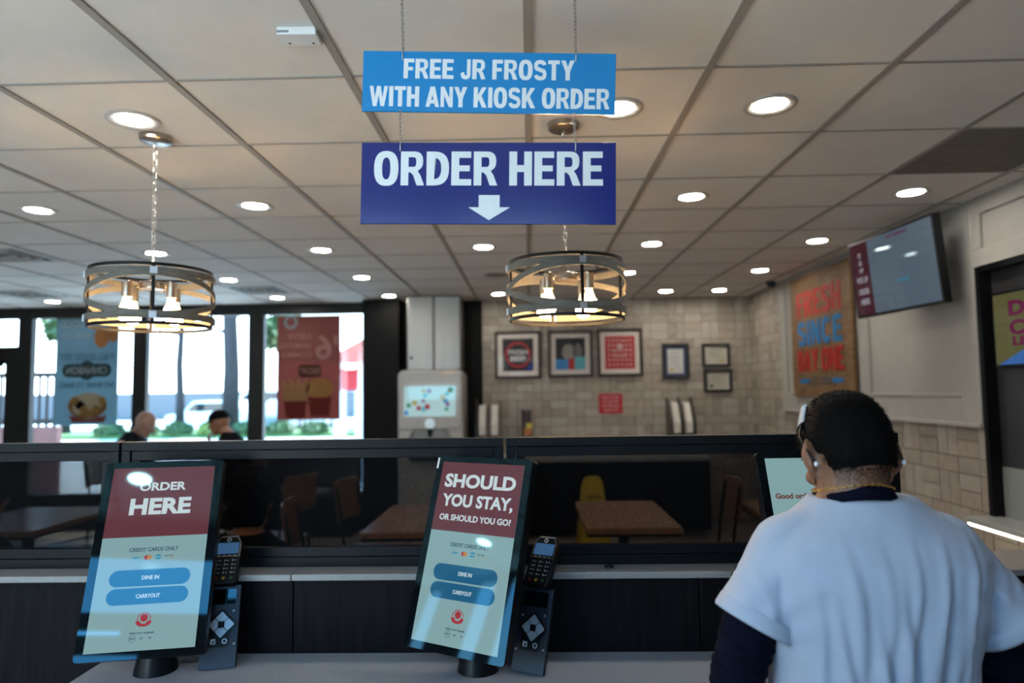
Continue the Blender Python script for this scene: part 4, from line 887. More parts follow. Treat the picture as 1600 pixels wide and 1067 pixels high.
# ------------------------------------------------------------------ outside: parking lot and planting
asph = mat('sunlit pavement', (.42, .41, .39), .9, noise=.08, scale=2); verge = mat('verge grass', (.05, .11, .025), .9, noise=.4, scale=12)
struct(MB().box(-60, 40, BY+.2, 90, -.25, -.14).build('ground_outside', asph))
struct(MB().box(-40, 30, 26.4, 31, -.14, .0).build('ground_verge', verge))
LEAF = mat('leaf green', (.028, .065, .014), .7, noise=.5, scale=6); LEAF2 = mat('yellow green leaf', (.09, .14, .02), .7, noise=.4, scale=6); BARK = mat('tree bark', (.022, .019, .02), .9, noise=.35, scale=9, stretch=(1, 1, .3), bump=.5)
def leafy(b, c, r, n, s, seed):
    rnd = random.Random(seed)
    for _ in range(n):
        d = Vector((rnd.gauss(0, 1), rnd.gauss(0, 1), rnd.gauss(0, 1))).normalized()*rnd.uniform(.55, 1)
        p = Vector(c)+Vector((d.x*r[0], d.y*r[1], d.z*r[2])); u = Vector((rnd.gauss(0, 1), rnd.gauss(0, 1), rnd.gauss(0, 1))).normalized(); v = u.orthogonal()
        q = s*rnd.uniform(.6, 1.3); b.f([b.v(p+u*q), b.v(p+v*q*.45), b.v(p-u*q), b.v(p-v*q*.45)])
def tree(label, x, y, r, h, cr, seed, forks):
    t = thing('tree', label, 'tree', (x, y, -.14)); b = MB(); rnd = random.Random(seed)
    b.tube([(0, 0, 0), (.1*r, 0, h*.3), (-.3*r, 0, h*.6), (.2*r, 0, h)], [r*1.2, r, r*.9, r*.7], 12)
    for s_, z, L in forks: b.tube([(0, 0, z), (s_*L*.6, 0, z+.1*L), (s_*L, 0, z+.55*L)], [r*.35, r*.25, r*.15], 8)
    b.build('trunk', BARK, t, smooth=True)
    c = MB(); leafy(c, (0, 0, h+cr*.4), (cr, cr, cr*.7), 500, .22, seed); 
    c.build('crown', LEAF, t, flip=False)
tree('thin bare trunk tree outside the middle window, left of the thick trunk', -14.6, 28.3, .17, 4.9, .9, 1, [(-1, 4.2, 1.3)])
tree('thick trunk tree outside the middle window', -12.6, 28.6, .32, 9.2, 1.6, 2, [(-1, 4.3, 1.0), (1, 5.0, .8)])
tree('dark leafy tree seen just left of the red poster', -10.3, 28.4, .22, 3.8, 1.2, 3, [])
tree('dark leafy tree behind the first window edge', -19.5, 28.4, .18, 4.2, 1.0, 4, [])
def bush(label, x, y, r, m, seed, g=None):
    b = MB(); leafy(b, (0, 0, r[2]*.9), r, int(900*r[0]), .10, seed); b.ell((0, 0, r[2]*.85), (r[0]*.8, r[1]*.8, r[2]*.8)); o = b.build('bush', m, flip=False); o.location = (x, y, -.14); tag(o, label, 'bush', g)
for k in range(7): bush(f'low clipped green bush in the hedge across the parking lot, {ordn[k]} from the left', -16.6+k*1.36, 26.8, (.60, .5, .33), LEAF2 if k == 3 else LEAF, 20+k, 'hedge bushes across the lot')
bush('yellow green bush below the red window poster', -4.55, 13.2, (.46, .42, .42), LEAF2, 31); bush('tall green shrub between the white posts', -3.95, 17.2, (.42, .4, .7), LEAF2, 32); 
CARW = mat('white car paint', (.75, .76, .78), .2, noise=0, coat=.6); CARG = mat('grey car paint', (.30, .34, .38), .25, noise=0, coat=.6); CGL = mat('car glass', (.02, .025, .03), .05, noise=0); TYR = mat('tyre rubber', (.012, .012, .012), .8)
def car(label, x, y, rz, m, L, H):
    t = thing('car', label, 'car', (x, y, -.14), rz); W_ = .88
    def shell(P, w, name, mm, par):
        b = MB(); A = [b.v((px*L, -w, pz*H)) for px, pz in P]; B = [b.v((px*L, w, pz*H)) for px, pz in P]; b.f(A); b.f(B[::-1]); b.bridge(A, B); return b.build(name, mm, par, bevel=.05, smooth='auto')
    bd = shell([(-.49, .15), (.49, .15), (.5, .36), (.47, .50), (.28, .57), (.15, .97), (-.30, .98), (-.46, .62), (-.5, .45)], W_, 'body', m, t)
    shell([(.255, .60), (.135, .92), (-.28, .93), (-.43, .62)], W_+.01, 'side_window', CGL, t)
    for px in (-.3, .3):
        for s_ in (-1, 1):
            b = MB(); b.cyl((px*L, s_*(W_-.12), .32), (px*L, s_*(W_+.02), .32), .32, n=24); wl = b.build('wheel', TYR, t, smooth='auto'); MB().cyl((px*L, s_*(W_+.0), .32), (px*L, s_*(W_+.03), .32), .19, n=18).build('hub_cap', STEEL, wl)
    for s_ in (-1, 1): MB().cbox((-.495*L, s_*.65, .48*H), (.06, .25, .14)).build('tail_lamp', mat('red lamp', (.4, .01, .02), .3), t)
car('white sedan parked beyond the hedge, between the two trunks', -15.2, 33.0, radians(170), CARW, 4.5, 1.42)
car('white van like car parked beyond the hedge, right of the thick trunk', -13.0, 35.5, radians(10), CARW, 4.9, 1.95)
car('grey car with red tail lamps parked left of the red poster', -10.6, 31.8, radians(75), CARG, 4.5, 1.45)
struct(MB().box(-60, -9.5, 46, 46.4, -.14, 1.7).build('wall_parking', mat('grey parking wall', (.11, .112, .12), .9, noise=.06)))
BRW = mat('red brown patio wall', (.11, .042, .036), .8, noise=.15, scale=8)
t = thing('patio_fence', 'black iron railing on a red brown patio wall outside the glass door', 'fence', (-9.4, 11.0, -.14))
MB().box(-2.6, 1.75, -.06, .06, 0, 1.22).build('base_wall', BRW, t); 
for z in (1.26, 2.02): MB().box(-2.6, 1.75, -.03, .03, z, z+.085).build('rail', BLK, t)
for k in range(34): MB().box(-2.585+k*.128, -2.548+k*.128, -.018, .018, 1.22, 2.07).build('picket', BLK, t)
WP = mat('white post paint', (.75, .75, .74), .6, noise=.03)
t = thing('pergola', 'white post shelter with a red roof outside the right window', 'shelter', (-3.85, 14.6, -.14))
for x in (-.22, .24): MB().box(x-.1, x+.1, -.1, .1, 0, 2.35).build('post', WP, t)
b = MB(); P = [(-.4, 2.35), (2.2, 2.35), (2.2, 3.4), (1.6, 3.4)]; b.prism(P, -.7, .8); b.build('roof', mat('red roof', (.40, .10, .07), .7, noise=.1), t); MB().box(-.15, .2, -.14, -.11, 1.75, 2.2).build('red_sign', pc('bright red', (.42, .02, .025)), t)
# ------------------------------------------------------------------ people
SKIN = mat('brown skin', (.25, .112, .060), .5, noise=.10, scale=40, bump=.05); SKIN2 = mat('light skin', (.27, .15, .105), .5, noise=.08, scale=40)
SHIRT = mat('white cotton', (.44, .485, .575), .85, noise=.025, scale=25); NAVYC = mat('navy jersey', (.0045, .005, .013), .85, spec=.06, noise=.25, scale=30); HAIR = mat('black hair', (.0035, .003, .003), .7, noise=.3, scale=200, spec=.08)
TROU = mat('dark trousers', (.012, .013, .018), .8, spec=.1, noise=.15); SHOE = mat('black shoes', (.01, .01, .01), .5); GOLD = mat('gold chain', (.75, .45, .14), .22, 1.0, .1)
WEYE = mat('eye white', (.7, .68, .65), .2, noise=0); IRIS = mat('dark iris', (.02, .012, .008), .15, noise=0); LIP = mat('lip', (.25, .10, .08), .5)
def head_frame(yaw, pitch):
    """rows: right, forward, up for a head turned by yaw (left positive) and bowed by pitch"""
    f = Vector((-sin(yaw)*cos(pitch), cos(yaw)*cos(pitch), -sin(pitch))); r = Vector((cos(yaw), sin(yaw), 0)); return r, f, r.cross(f)
def add_head(b, hc, fr, s=1.0):
    r, f, u = fr; R = Matrix((r, f, u)).transposed(); P = lambda x, y, z: hc+(r*x+f*y+u*z)*s
    b.ell(hc+u*.012*s, (.077*s, .097*s, .106*s), R, 32, 20)                       # skull
    b.ell(P(0, .030, -.056), (.056*s, .064*s, .066*s), R, 26, 14)                  # face
    b.ell(P(0, .055, -.100), (.034*s, .034*s, .026*s), R, 16, 10)                  # chin
    for sx in (-1, 1): b.cone(P(sx*.052, -.008, -.050), P(sx*.026, .058, -.102), .022*s, .020*s); b.ell(P(sx*.040, .068, -.030), (.022*s, .020*s, .018*s), R, 14, 8)
    b.cone(P(0, .090, .004), P(0, .113, -.036), .008*s, .0125*s); b.ell(P(.0115, .101, -.041), (.008*s, .009*s, .007*s), R, 10, 6); b.ell(P(-.0115, .101, -.041), (.008*s, .009*s, .007*s), R, 10, 6)
    b.cone(P(-.04, .083, .018), P(.04, .083, .018), .010*s, .010*s)               # brow
    b.cone(P(-.019, .085, -.066), P(.019, .085, -.066), .0085*s, .0085*s); b.cone(P(-.015, .083, -.076), P(.015, .083, -.076), .0085*s, .0085*s)
    for sx in (-1, 1):                                                            # ears: shell, rim and lobe
        e = Matrix((r*cos(.45)+f*sin(.45)*-sx, f*cos(.45)+r*sin(.45)*sx, u)).transposed()
        b.ell(P(sx*.083, -.010, -.012), (.008*s, .017*s, .030*s), e, 14, 10); b.ell(P(sx*.080, -.004, -.040), (.008*s, .010*s, .012*s), e, 12, 8)
        b.tube([P(sx*(.082+.009*sin(a)), -.010-.020*sin(a)+.004, -.012+.031*cos(a)) for a in [pi*k/9 for k in range(-1, 10)]], .0058*s, 8)
def face_parts(t, hc, fr, s=1.0, brow=True):
    r, f, u = fr; R = Matrix((r, f, u)).transposed(); P = lambda x, y, z: hc+(r*x+f*y+u*z)*s
    for sx in (-1, 1):
        e = MB().ell(P(sx*.031, .080, -.004), (.0125*s, .0115*s, .0105*s), R, 14, 8).build('eye', WEYE, t, smooth=True); MB().ell(P(sx*.031, .0895, -.004), (.0055*s, .003*s, .0055*s), R, 12, 6).build('iris', IRIS, e, smooth=True)
        if brow: MB().tube([P(sx*.014, .096, .018), P(sx*.032, .096, .023), P(sx*.048, .084, .018)], [.004*s, .0045*s, .002*s], 8).build('eyebrow', HAIR, t, smooth=True)
    MB().tube([P(-.021, .087, -.071), P(-.008, .094, -.0690), P(0, .0945, -.0705), P(.008, .094, -.0690), P(.021, .087, -.071)], [.002, .0035, .0035, .0035, .002], 8).build('mouth', LIP, t, smooth=True)
def add_hand(b, w, d, n, side, s=1.0, curl=.5):
    """palm and five bent fingers; w wrist, d pointing direction, n back-of-hand normal, side +1 right hand"""
    w, d, n = Vector(w), Vector(d).normalized(), Vector(n); n = (n-d*n.dot(d)).normalized(); t = d.cross(n)*side*-1      # t points to the thumb side
    Q = lambda a, c, e: w+(d*a+t*c+n*e)*s
    for c in (-.030, -.011, .009, .028): b.cone(Q(.008, c*.7, 0), Q(.084, c, 0), .0135*s, .0105*s, 10)
    for c, L, k in ((-.033, .060, 1.15), (-.012, .078, 1.0), (.010, .084, .95), (.031, .074, .9)):
        p = Q(.086, c, 0); a = .15; seg = (L*.45, L*.32, L*.25); rr = (.0092, .0085, .0078, .0070)
        for i, l in enumerate(seg):
            a += curl*k*(.55 if i == 0 else .6); q = p+(d*cos(a)-n*sin(a)+t*c*.8)*l*s; b.cone(p, q, rr[i]*s, rr[i+1]*s, 10); p = q
    p0 = Q(.022, .030, -.006); p1 = p0+(d*.62+t*.62-n*.25)*.042*s; p2 = p1+(d*.85+t*.25-n*.3)*.032*s; p3 = p2+(d*.9-n*.25)*.026*s
    b.cone(p0, p1, .0145*s, .0115*s, 10); b.cone(p1, p2, .0108*s, .0095*s, 10); b.cone(p2, p3, .0095*s, .0078*s, 10)
TORSO = [(.74, 0, .02, .165, .130, 2.3), (.86, 0, .02, .182, .140, 2.3), (.95, 0, .015, .178, .138, 2.3), (1.02, 0, .01, .180, .136, 2.3), (1.10, 0, 0, .192, .136, 2.3), (1.18, 0, -.003, .205, .134, 2.35), (1.225, 0, -.002, .206, .124, 2.4), (1.262, .0, .002, .190, .108, 2.3), (1.292, .0, .006, .152, .094, 2.1), (1.318, .0, .012, .118, .086, 2.0), (1.340, .0, .018, .096, .078, 2.0), (1.350, .0, .02, .085, .072, 2.0)]
def scaled(T, k, ky=None, lo=0, hi=9): return [(z, cx, cy, rx*k, ry*(ky or k), pw) for z, cx, cy, rx, ry, pw in T if lo <= z <= hi]

# ---- the man ordering at the right kiosk
MX, MY = .668, 1.455
man = thing('person', 'man seen from behind in a white t-shirt over navy sleeves, bowed over the right kiosk', 'person', (MX, MY, 0))
fr = head_frame(radians(3), radians(24)); hc = Vector((.013, .045, 1.427))
b = MB()
b.loft(scaled(TORSO, .88, .88, 0, 1.32)); b.cone((0, .0, 1.27), (.004, .022, 1.40), .070, .067, 24); b.cone((0, .012, 1.33), hc-fr[2]*.03, .070, .064, 24)
for s_ in (-1, 1): b.cone((s_*.04, .0, 1.31), (s_*.145, -.002, 1.235), .044, .044, 16)
add_head(b, hc, fr, 1.08)
sh = {}; arms = {-1: ((-.175, 0, 1.23), (-.252, .01, .965), (-.150, .235, .985), (-.085, .318, 1.012)), 1: ((.200, 0, 1.235), (.300, .02, .965), (.185, .250, 1.0), (.115, .345, 1.03))}
for s_, (a, e, f_, w) in arms.items():
    b.cone(Vector(a)*.93, e, .044, .040, 18); b.cone(e, f_, .040, .034, 18); b.cone(f_, w, .034, .026, 16)
    d = (Vector(w)-Vector(f_)); add_hand(b, w, d, (0, -.4, 1), s_, 1.0, .35)
for s_ in (-1, 1):
    b.cone((s_*.095, .02, .82), (s_*.105, .03, .46), .092, .062, 20); b.cone((s_*.105, .03, .46), (s_*.11, .01, .09), .060, .040, 18); b.cone((s_*.11, -.03, .045), (s_*.12, .15, .035), .040, .034, 14)
body = remesh(b.build('body', SKIN, man), .0048, 4)
face_parts(man, hc, fr, 1.08)
# hair: close cropped cap that thins out toward the nape
R3 = Matrix(fr).transposed()
def boxy(d, p=2.35): return d/((abs(d.x)**p+abs(d.y)**p+abs(d.z)**p)**(1/p))
def in_hair(q):      # q in head axes (right, forward, up)
    x, y, z = q
    lim = -.055-.10*max(0, -y-.03) if y < -.02 else (-.055+(y+.02)*.9 if y < .05 else .008+(y-.05)*1.4)
    if abs(x) > .062 and -.045 < y < .02: lim = max(lim, -.012+.35*(y+.02))
    return z > lim, z-lim
hb = bmesh.new(); bmesh.ops.create_uvsphere(hb, u_segments=110, v_segments=80, radius=1)
hr = (.0862, .107, .117); rnd = random.Random(11)
for v in hb.verts:
    e_ = boxy(v.co); q = Vector((e_.x*hr[0], e_.y*hr[1], e_.z*hr[2]+.013)); ok, dd = in_hair(q); k = 1+.012*rnd.uniform(-1, 1)-.022*max(0, min(1, 1-dd/.04)); v.co = hc+R3 @ (q*k)
inv = R3.transposed()
bmesh.ops.delete(hb, geom=[v for v in hb.verts if not in_hair(inv @ (v.co-hc))[0]], context='VERTS')
m_ = MB(); m_.b.free(); m_.b = hb
for _ in range(9000):            # short bristles, sparse on the faded nape and sides
    d = Vector((rnd.gauss(0, 1), rnd.gauss(0, 1), rnd.gauss(0, 1))).normalized(); e_ = boxy(d); q = Vector((e_.x*hr[0], e_.y*hr[1], e_.z*hr[2]+.013)); ok, dd = in_hair(q)
    if not ok: continue
    p = hc+R3 @ (q*.985); o_ = (R3 @ d); tdir = Vector((rnd.gauss(0, 1), rnd.gauss(0, 1), rnd.gauss(0, 1))); tp = p+(o_+tdir*.35).normalized()*rnd.uniform(.005, .010); sd_ = o_.cross(tdir).normalized()*.0008
    m_.f([m_.v(p-sd_), m_.v(p+sd_), m_.v(tp)])
hair = m_.build('hair', HAIR, man, smooth=True, flip=False)
# stubble fading down the nape, and the beard
from mathutils.bvhtree import BVHTree
bvh = BVHTree.FromObject(body, bpy.context.evaluated_depsgraph_get())
m_ = MB(); cnt = 0
for _ in range(9000):
    x = rnd.uniform(-.085, .085); z = hc.z-rnd.uniform(.02, .125); hit = bvh.ray_cast(Vector((hc.x+x, -1, z)), Vector((0, 1, 0)))
    if hit[0] is None: continue
    q = inv @ (hit[0]-hc); ok, dd = in_hair(q)
    if rnd.random() > math.exp(dd*60 if dd < 0 else 0)*.8: continue
    p, nn = hit[0], hit[1]; sd_ = nn.cross(Vector((rnd.gauss(0, .3), rnd.gauss(0, .3), 1))).normalized()*.0004
    m_.f([m_.v(p+nn*.0004-sd_), m_.v(p+nn*.0004+sd_), m_.v(p+nn*.0022-Vector((0, 0, .0045)))]); cnt += 1
m_.build('nape_stubble', HAIR, man, flip=False)
P = lambda x, y, z: hc+(fr[0]*x+fr[1]*y+fr[2]*z)*1.08
m_ = MB()
for s_ in (-1, 1):
    m_.cone(P(s_*.066, .002, -.035), P(s_*.055, .014, -.078), .010, .018, 14); m_.cone(P(s_*.055, .014, -.078), P(s_*.030, .064, -.122), .018, .022, 14); m_.cone(P(s_*.030, .064, -.122), P(0, .075, -.128), .022, .022, 14); m_.cone(P(s_*.022, .090, -.058), P(s_*.032, .074, -.09), .007, .010, 10)
beard = remesh(m_.build('beard', HAIR, man), .004, 2)
# white t-shirt
m_ = MB(); m_.loft([(z, .024, cy, rx*1.11, ry*1.06, pw) for z, cx, cy, rx, ry, pw in TORSO if z < 1.345], 64)
for s_ in (-1, 1): m_.cone((s_*.055+.01, .0, 1.286), (s_*.162+.018, 0, 1.240), .052, .064, 22)
for s_, e in ((-1, (-.218, -.012, 1.088)), (1, (.288, -.006, 1.085))):
    a = Vector((s_*.158+.018, 0, 1.230)); e = Vector(e); d = (e-a).normalized(); x_ = d.orthogonal().normalized(); y_ = d.cross(x_); rr = []
    for k, r_ in ((0, .072), (.4, .073), (.8, .078), (1.0, .082)): rr.append([m_.v(a.lerp(e, k)+(x_*cos(2*pi*i/28)+y_*sin(2*pi*i/28))*r_) for i in range(28)])
    for A, B in zip(rr, rr[1:]): m_.bridge(A, B)
    m_.f(rr[0][::-1]); m_.f(rr[-1])
ts = remesh(m_.build('t_shirt', SHIRT, man), .0052, 7)
FOLDS = [(-.150, .16, 1.20, .6, .012), (-.118, .22, 1.15, 1.0, .011), (-.078, .06, 1.27, .7, .014), (-.046, .10, 1.14, 1.2, .012), (-.018, -.06, 1.25, .6, .012), (.006, -.02, 1.19, 1.25, .013), (.040, -.20, 1.27, .6, .010), (.062, -.09, 1.13, 1.0, .013), (.098, -.26, 1.26, 1.1, .012), (.128, -.17, 1.14, .7, .012), (.165, -.30, 1.27, 1.2, .013)]
mh = ts.data
for v in mh.vertices:
    x, y, z = v.co; n_ = v.normal; back = max(0, min(1, (-n_.y+.15)*1.4)); d = 0
    if abs(x) < .21 and z < 1.31:
        for x0, sl, zt, am, wd in FOLDS:
            g_ = max(0, min(1, (zt-z+.03)/.16)); xx = x-.012-(x0+sl*(1.25-z)*.5+.004*sin(z*19+x0*90)); w_ = wd*(1+.35*(1.25-z)); d += am*g_*.0098*(math.exp(-(xx/w_)**2)-.55*math.exp(-((xx-w_*1.25)/(w_*.8))**2))
    for xs in (-.186, .232):       # armhole seams
        if z < 1.28: d -= .0060*math.exp(-((x-xs-.10*(z-1.12)*(1 if xs < 0 else -1))/.009)**2)*max(0, min(1, (1.27-z)/.12))
    # pulls toward the armpits and along the sleeves
    for s_ in (-1, 1):
        ax = s_*x
        if ax > .10: 
            g_ = max(0, min(1, (ax-.10)/.06))*max(0, 1-abs(z-1.13)/.14); d += g_*.0024*sin((z*1.0+ax*.75)*95)
            if ax > .19: d += .0016*sin((ax*1.2-z*.5)*120+2*y*20)*max(0, 1-abs(z-1.17)/.1)
    d += .0010*sin(x*57+z*23)*sin(z*41-x*13)
    d *= max(0, min(1, (z-.80)/.10)); v.co = v.co+(n_*(1-back)+Vector((n_.x*.3, -1, 0))*back).normalized()*d*(.35+.65*back)
mh.update()
# stitched hems and collar of the shirt
m_ = MB()
for s_, e in ((-1, (-.218, -.012, 1.088)), (1, (.288, -.006, 1.085))):
    a = Vector((s_*.158+.018, 0, 1.230)); e = Vector(e); d = (e-a).normalized(); x_ = d.orthogonal().normalized(); y_ = d.cross(x_); rr = []
    for off, r_ in ((-.030, .0765), (-.026, .0805), (-.004, .0830), (.002, .0815), (.0, .0750)): rr.append([m_.v(e+d*off+(x_*cos(2*pi*i/36)+y_*sin(2*pi*i/36))*r_) for i in range(36)])
    for A, B in zip(rr, rr[1:]): m_.bridge(A, B)
    m_.build('sleeve_hem', SHIRT, man, smooth=True); m_ = MB()
def ringband(rx, ry, zc, slope, h, w, cx=0, cy=.02, n=64):
    """an elliptical band around the neck, higher at the back by slope"""
    m = MB(); L = [[], [], [], []]
    for i in range(n):
        a = 2*pi*i/n; c, s_ = cos(a), sin(a); zz = zc-slope*s_-.012*abs(c)**2
        for k, (dr, dz) in enumerate(((0, 0), (w, 0), (w*.6, h), (-w*.4, h))): L[k].append(m.v((cx+(rx+dr-(.012 if k > 1 else 0))*c, cy+(ry+dr-(.012 if k > 1 else 0))*s_, zz+dz)))
    for k in range(4): m.bridge(L[k], L[(k+1) % 4])
    return m
ringband(.096, .086, 1.316, .010, .018, .006, .010).build('shirt_collar', SHIRT, man, smooth=True)
ringband(.085, .080, 1.332, .010, .028, .006, .010).build('undershirt_collar', NAVYC, man, smooth=True, label='navy undershirt collar')
m_ = MB()
for i in range(70):
    a = 2*pi*i/70; p = Vector((.010+.0785*cos(a), .020+.0745*sin(a), 1.359-.012*sin(a)-.010*cos(a)**2)); tg = Vector((-sin(a), cos(a), 0)); sd_ = Vector((0, 0, 1)) if i % 2 else Vector((cos(a), sin(a), 0))
    m_.tube([p+tg*(.0052*cos(2*pi*k/8))+sd_*(.0021*sin(2*pi*k/8)) for k in range(8)], .0009, 5, closed=True)
m_.build('necklace', GOLD, man, smooth=True, label='thin gold chain')
# navy sleeves
for s_, (a, e, f_, w) in arms.items():
    m_ = MB(); a, e, f_, w = map(Vector, (a, e, f_, w)); q = f_.lerp(w, .55)
    m_.cone(a.lerp(e, .28), e, .060, .053, 24); m_.cone(e, f_, .053, .042, 24); m_.cone(f_, q, .042, .036, 20)
    sl = remesh(m_.build('sleeve', NAVYC, man), .005, 4)
    for v in sl.data.vertices: v.co += v.normal*(.0028*sin(v.co.z*150+v.co.x*70)*sin(v.co.z*63-v.co.y*90)+.0014*sin(v.co.z*300))
m_ = MB(); m_.loft([(z, cx, cy, rx*1.02, ry*1.02, pw) for z, cx, cy, rx, ry, pw in TORSO if z < .9]+[(.93, 0, .015, .17, .13, 2.3)])
for s_ in (-1, 1): m_.cone((s_*.095, .02, .80), (s_*.105, .03, .46), .100, .074, 20); m_.cone((s_*.105, .03, .46), (s_*.11, .012, .07), .074, .060, 18)
remesh(m_.build('trousers', TROU, man), .008, 4)
for s_ in (-1, 1): m_ = MB(); m_.cone((s_*.11, -.035, .05), (s_*.12, .165, .042), .048, .042, 16); m_.box(s_*.115-.045, s_*.115+.045, -.08, .20, 0, .02); remesh(m_.build('shoe', SHOE, man), .006, 3)
# sunglasses pushed up on the forehead, arms hooked over the ears
gp = lambda x, y, z: hc+fr[0]*x+fr[1]*y+fr[2]*z
gl = MB()
for s_ in (-1, 1): 
    gl = MB(); gl.tube([gp(s_*.079, .006, .072), gp(s_*.0955, -.004, .036), gp(s_*(.0995 if s_ < 0 else .0935), -.030, -.006), gp(s_*(.0955 if s_ < 0 else .0885), -.045, -.036)], [.0032, .0030, .0028, .0028], 8); sg = gl.build('temple', BLKP, man, smooth=True, label='black sunglasses arm')
    MB().ell(gp(s_*(.0955 if s_ < 0 else .0885), -.0465, -.040), (.0042, .0042, .0055)).build('temple_tip', mat('white tip', (.8, .8, .82), .15, noise=0), sg, smooth=True, label='white arm tip')
gl = MB(); L = [[], [], [], []]
for i in range(33):
    a = radians(-4+188*i/32); c, s_ = cos(a), sin(a)
    for k, (rx, ry, z) in enumerate(((.0810, .1010, .068), (.0850, .1050, .068), (.0690, .0880, .110), (.0650, .0840, .110))): L[k].append(gl.v(gp(rx*c, ry*s_, z+.006*s_)))
for k in range(4): gl.bridge(L[k], L[(k+1) % 4], closed=False)
gl.f([L[k][0] for k in range(4)]); gl.f([L[k][-1] for k in range(4)][::-1])
gl.build('sunglasses', mat('white glasses frame', (.78, .80, .82), .12, noise=0, coat=.5), man, smooth='auto', label='white wraparound sunglasses pushed up on the head')

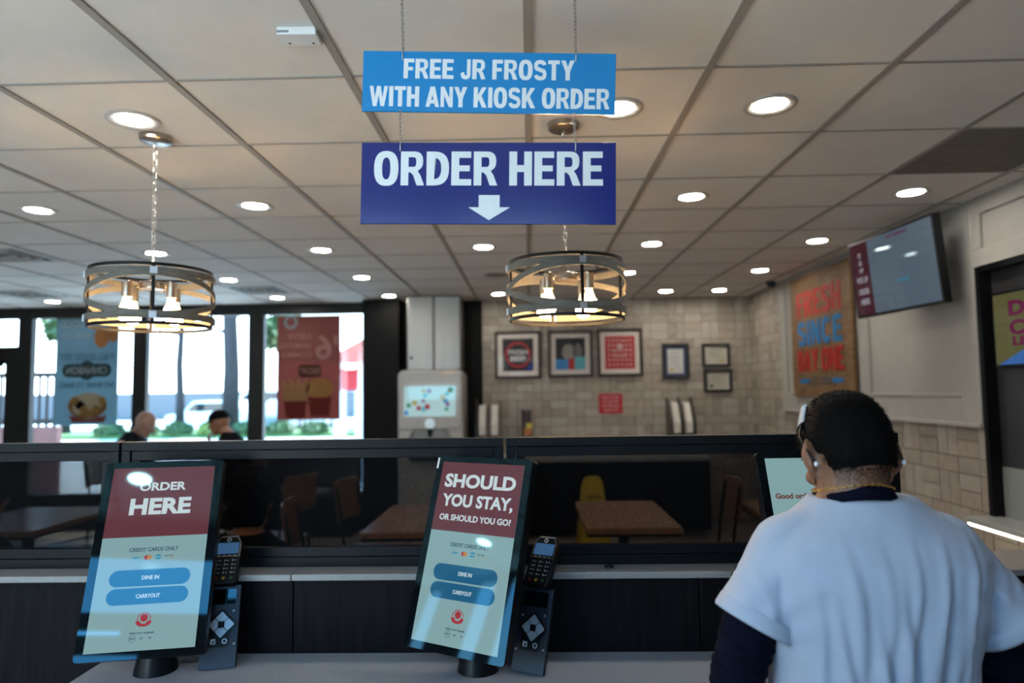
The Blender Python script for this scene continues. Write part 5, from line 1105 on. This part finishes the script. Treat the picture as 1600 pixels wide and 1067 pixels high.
# ---- seated people
def seated(label, x, y, rz, top, skin, head='bald', lean=.12, bow=10, turn=0, raise_hand=False, seat=.50, shoulder=1.0, vox=.009, arms_fwd=True, wide=1.0, hunch=0):
    t = thing('person', label, 'person', (x, y, 0), rz); fr = head_frame(radians(turn), radians(bow)); sy = lean*.9; hc = Vector((0, lean+.09+hunch*.6, shoulder+.205-hunch)); b = MB()
    T = [(seat-.01, 0, 0, .17, .13, 2.3), (seat+.10, 0, .01, .165, .125, 2.3), (seat+.28, 0, lean*.4, .175, .120, 2.3), (shoulder-.12, 0, lean*.75, .20, .125, 2.4), (shoulder-.02, 0, sy, .185, .105, 2.3), (shoulder+.04, 0, sy+.01, .11, .08, 2.0), (shoulder+.07, 0, sy+.02, .075, .07, 2.0)]
    T = [(z, cx, cy, rx*wide, ry*wide, pw) for z, cx, cy, rx, ry, pw in T]
    b.loft(scaled(T, .95)); b.cone((0, sy+.005, shoulder+.02), hc-fr[2]*.05, .062, .058, 18); add_head(b, hc, fr, 1.05)
    sl = []
    for s_ in (-1, 1):
        a = Vector((s_*.185*wide, sy, shoulder-.06))
        if raise_hand and s_ == raise_hand: e = Vector((s_*.24, sy+.20, .80)); w = Vector((s_*.15, sy+.27, 1.02)); d = Vector((0, .35, 1)); n_ = Vector((0, 1, -.3))
        else: e = Vector((s_*.25, sy+.10, .80)); w = Vector((s_*.10, sy+.34, .80)); d = w-e; n_ = Vector((0, 0, 1))
        if not arms_fwd: e = Vector((s_*.27, sy+.02, .72)); w = Vector((s_*.12, sy+.24, .66)); d = w-e; n_ = Vector((0, 0, 1))
        b.cone(a, e, .052, .040, 14); b.cone(e, w, .040, .027, 14); add_hand(b, w, d, n_, s_, 1.0, .5); sl.append((a, e, w))
        b.cone((s_*.09, .04, seat+.06), (s_*.11, .43, seat+.05), .082, .058, 16); b.cone((s_*.11, .43, seat+.05), (s_*.115, .42, .09), .056, .038, 14); b.cone((s_*.115, .39, .045), (s_*.12, .56, .035), .04, .033, 12)
    remesh(b.build('body', skin, t), vox, 3); face_parts(t, hc, fr, 1.05, head != 'bald')
    m_ = MB(); m_.loft(scaled(T, 1.04))
    for a, e, w in sl: m_.cone(a*.92+Vector((0, 0, .005)), a.lerp(e, .62), .066, .060, 16)
    remesh(m_.build('shirt', top, t), vox, 4)
    m_ = MB(); m_.loft([(seat-.02, 0, 0, .175, .14, 2.3), (seat+.09, 0, .01, .175, .135, 2.3)])
    for s_ in (-1, 1): m_.cone((s_*.09, .03, seat+.055), (s_*.11, .43, seat+.05), .090, .068, 16); m_.cone((s_*.11, .43, seat+.05), (s_*.115, .42, .07), .068, .058, 14)
    remesh(m_.build('trousers', TROU, t), vox, 3)
    for s_ in (-1, 1): m_ = MB(); m_.cone((s_*.115, .375, .05), (s_*.12, .575, .042), .048, .042, 14); m_.box(s_*.117-.045, s_*.117+.045, .33, .61, 0, .02); remesh(m_.build('shoe', SHOE, t), .008, 2)
    r, f, u = fr; R = Matrix(fr).transposed()
    if head == 'cap':
        m_ = MB(); m_.ell(hc+u*.030, (.090, .110, .098), R, 28, 16)
        geom = [v for v in m_.b.verts if (v.co-hc).dot(u) < .022]; bmesh.ops.delete(m_.b, geom=geom, context='VERTS'); cap = m_.build('cap', mat('black cap', (.004, .004, .005), .9, spec=.05), t, smooth=True)
        m_ = MB(); A, B = [], []
        for i in range(15):
            a = radians(15+150*i/14); p = hc+r*(.085*cos(a))+f*(.088*sin(a))+u*.026; q = hc+r*(.080*cos(a))+f*(.10*sin(a)+.075*sin(a)**.7)+u*.012; A.append((p, q))
        top_, bot = [[(m_.v(p), m_.v(q)) for p, q in A] for _ in (0,)][0], [(m_.v(p-u*.004), m_.v(q-u*.004)) for p, q in A]
        for i in range(14): m_.f((top_[i][0], top_[i][1], top_[i+1][1], top_[i+1][0])); m_.f((bot[i][0], bot[i+1][0], bot[i+1][1], bot[i][1])); m_.f((top_[i][1], bot[i][1], bot[i+1][1], top_[i+1][1]))
        m_.build('cap_brim', mat('black cap', (0, 0, 0)), cap)
    if head == 'bushy':
        m_ = MB(); rnd = random.Random(int(x*100)); m_.ell(hc-u*.06-f*.045, (.085, .070, .085), R, 20, 12); m_.ell(hc+u*.030-f*.012, (.098, .112, .108), R, 24, 14)
        for k in range(60):
            d = Vector((rnd.gauss(0, 1), rnd.gauss(-.5, .8), rnd.gauss(.1, .9))).normalized(); m_.ell(hc+u*.025-f*.01+r*d.x*.092+f*d.y*.105+u*d.z*.10, (.030, .030, .030), None, 8, 5)
        geom = [v for v in m_.b.verts if (v.co-hc).dot(f) > .075 and (v.co-hc).dot(u) < .055]; bmesh.ops.delete(m_.b, geom=geom, context='VERTS')
        m_.build('hair', HAIR, t, smooth=True, flip=False)
    return t
DSH = mat('dark navy shirt', (.006, .007, .011), .9, spec=.1, noise=.2); BLT = mat('black shirt', (.004, .004, .0045), .9, spec=.06, noise=.2)
seated('bald man in a dark shirt seated facing right at the window table', -4.22, 6.95, radians(-90), DSH, SKIN2, 'bald', .16, 26, 0, False, .50, 1.13, hunch=.05)
seated('man in a black cap seated facing left at the window table, one hand raised', -2.96, 6.95, radians(90), BLT, SKIN, 'cap', .10, 10, 0, 1, .50, 1.115, hunch=.035)
seated('person with bushy dark hair and dark clothes seated just behind the perforated screen', -1.24, 2.92, 0, BLT, SKIN, 'bushy', .05, 10, 0, False, .50, .90, arms_fwd=False, wide=1.25)
seated('dark haired person in dark clothes seated behind the screen at the left edge', -2.46, 2.92, 0, BLT, SKIN, 'bushy', .05, 10, 0, False, .50, .93, arms_fwd=False)
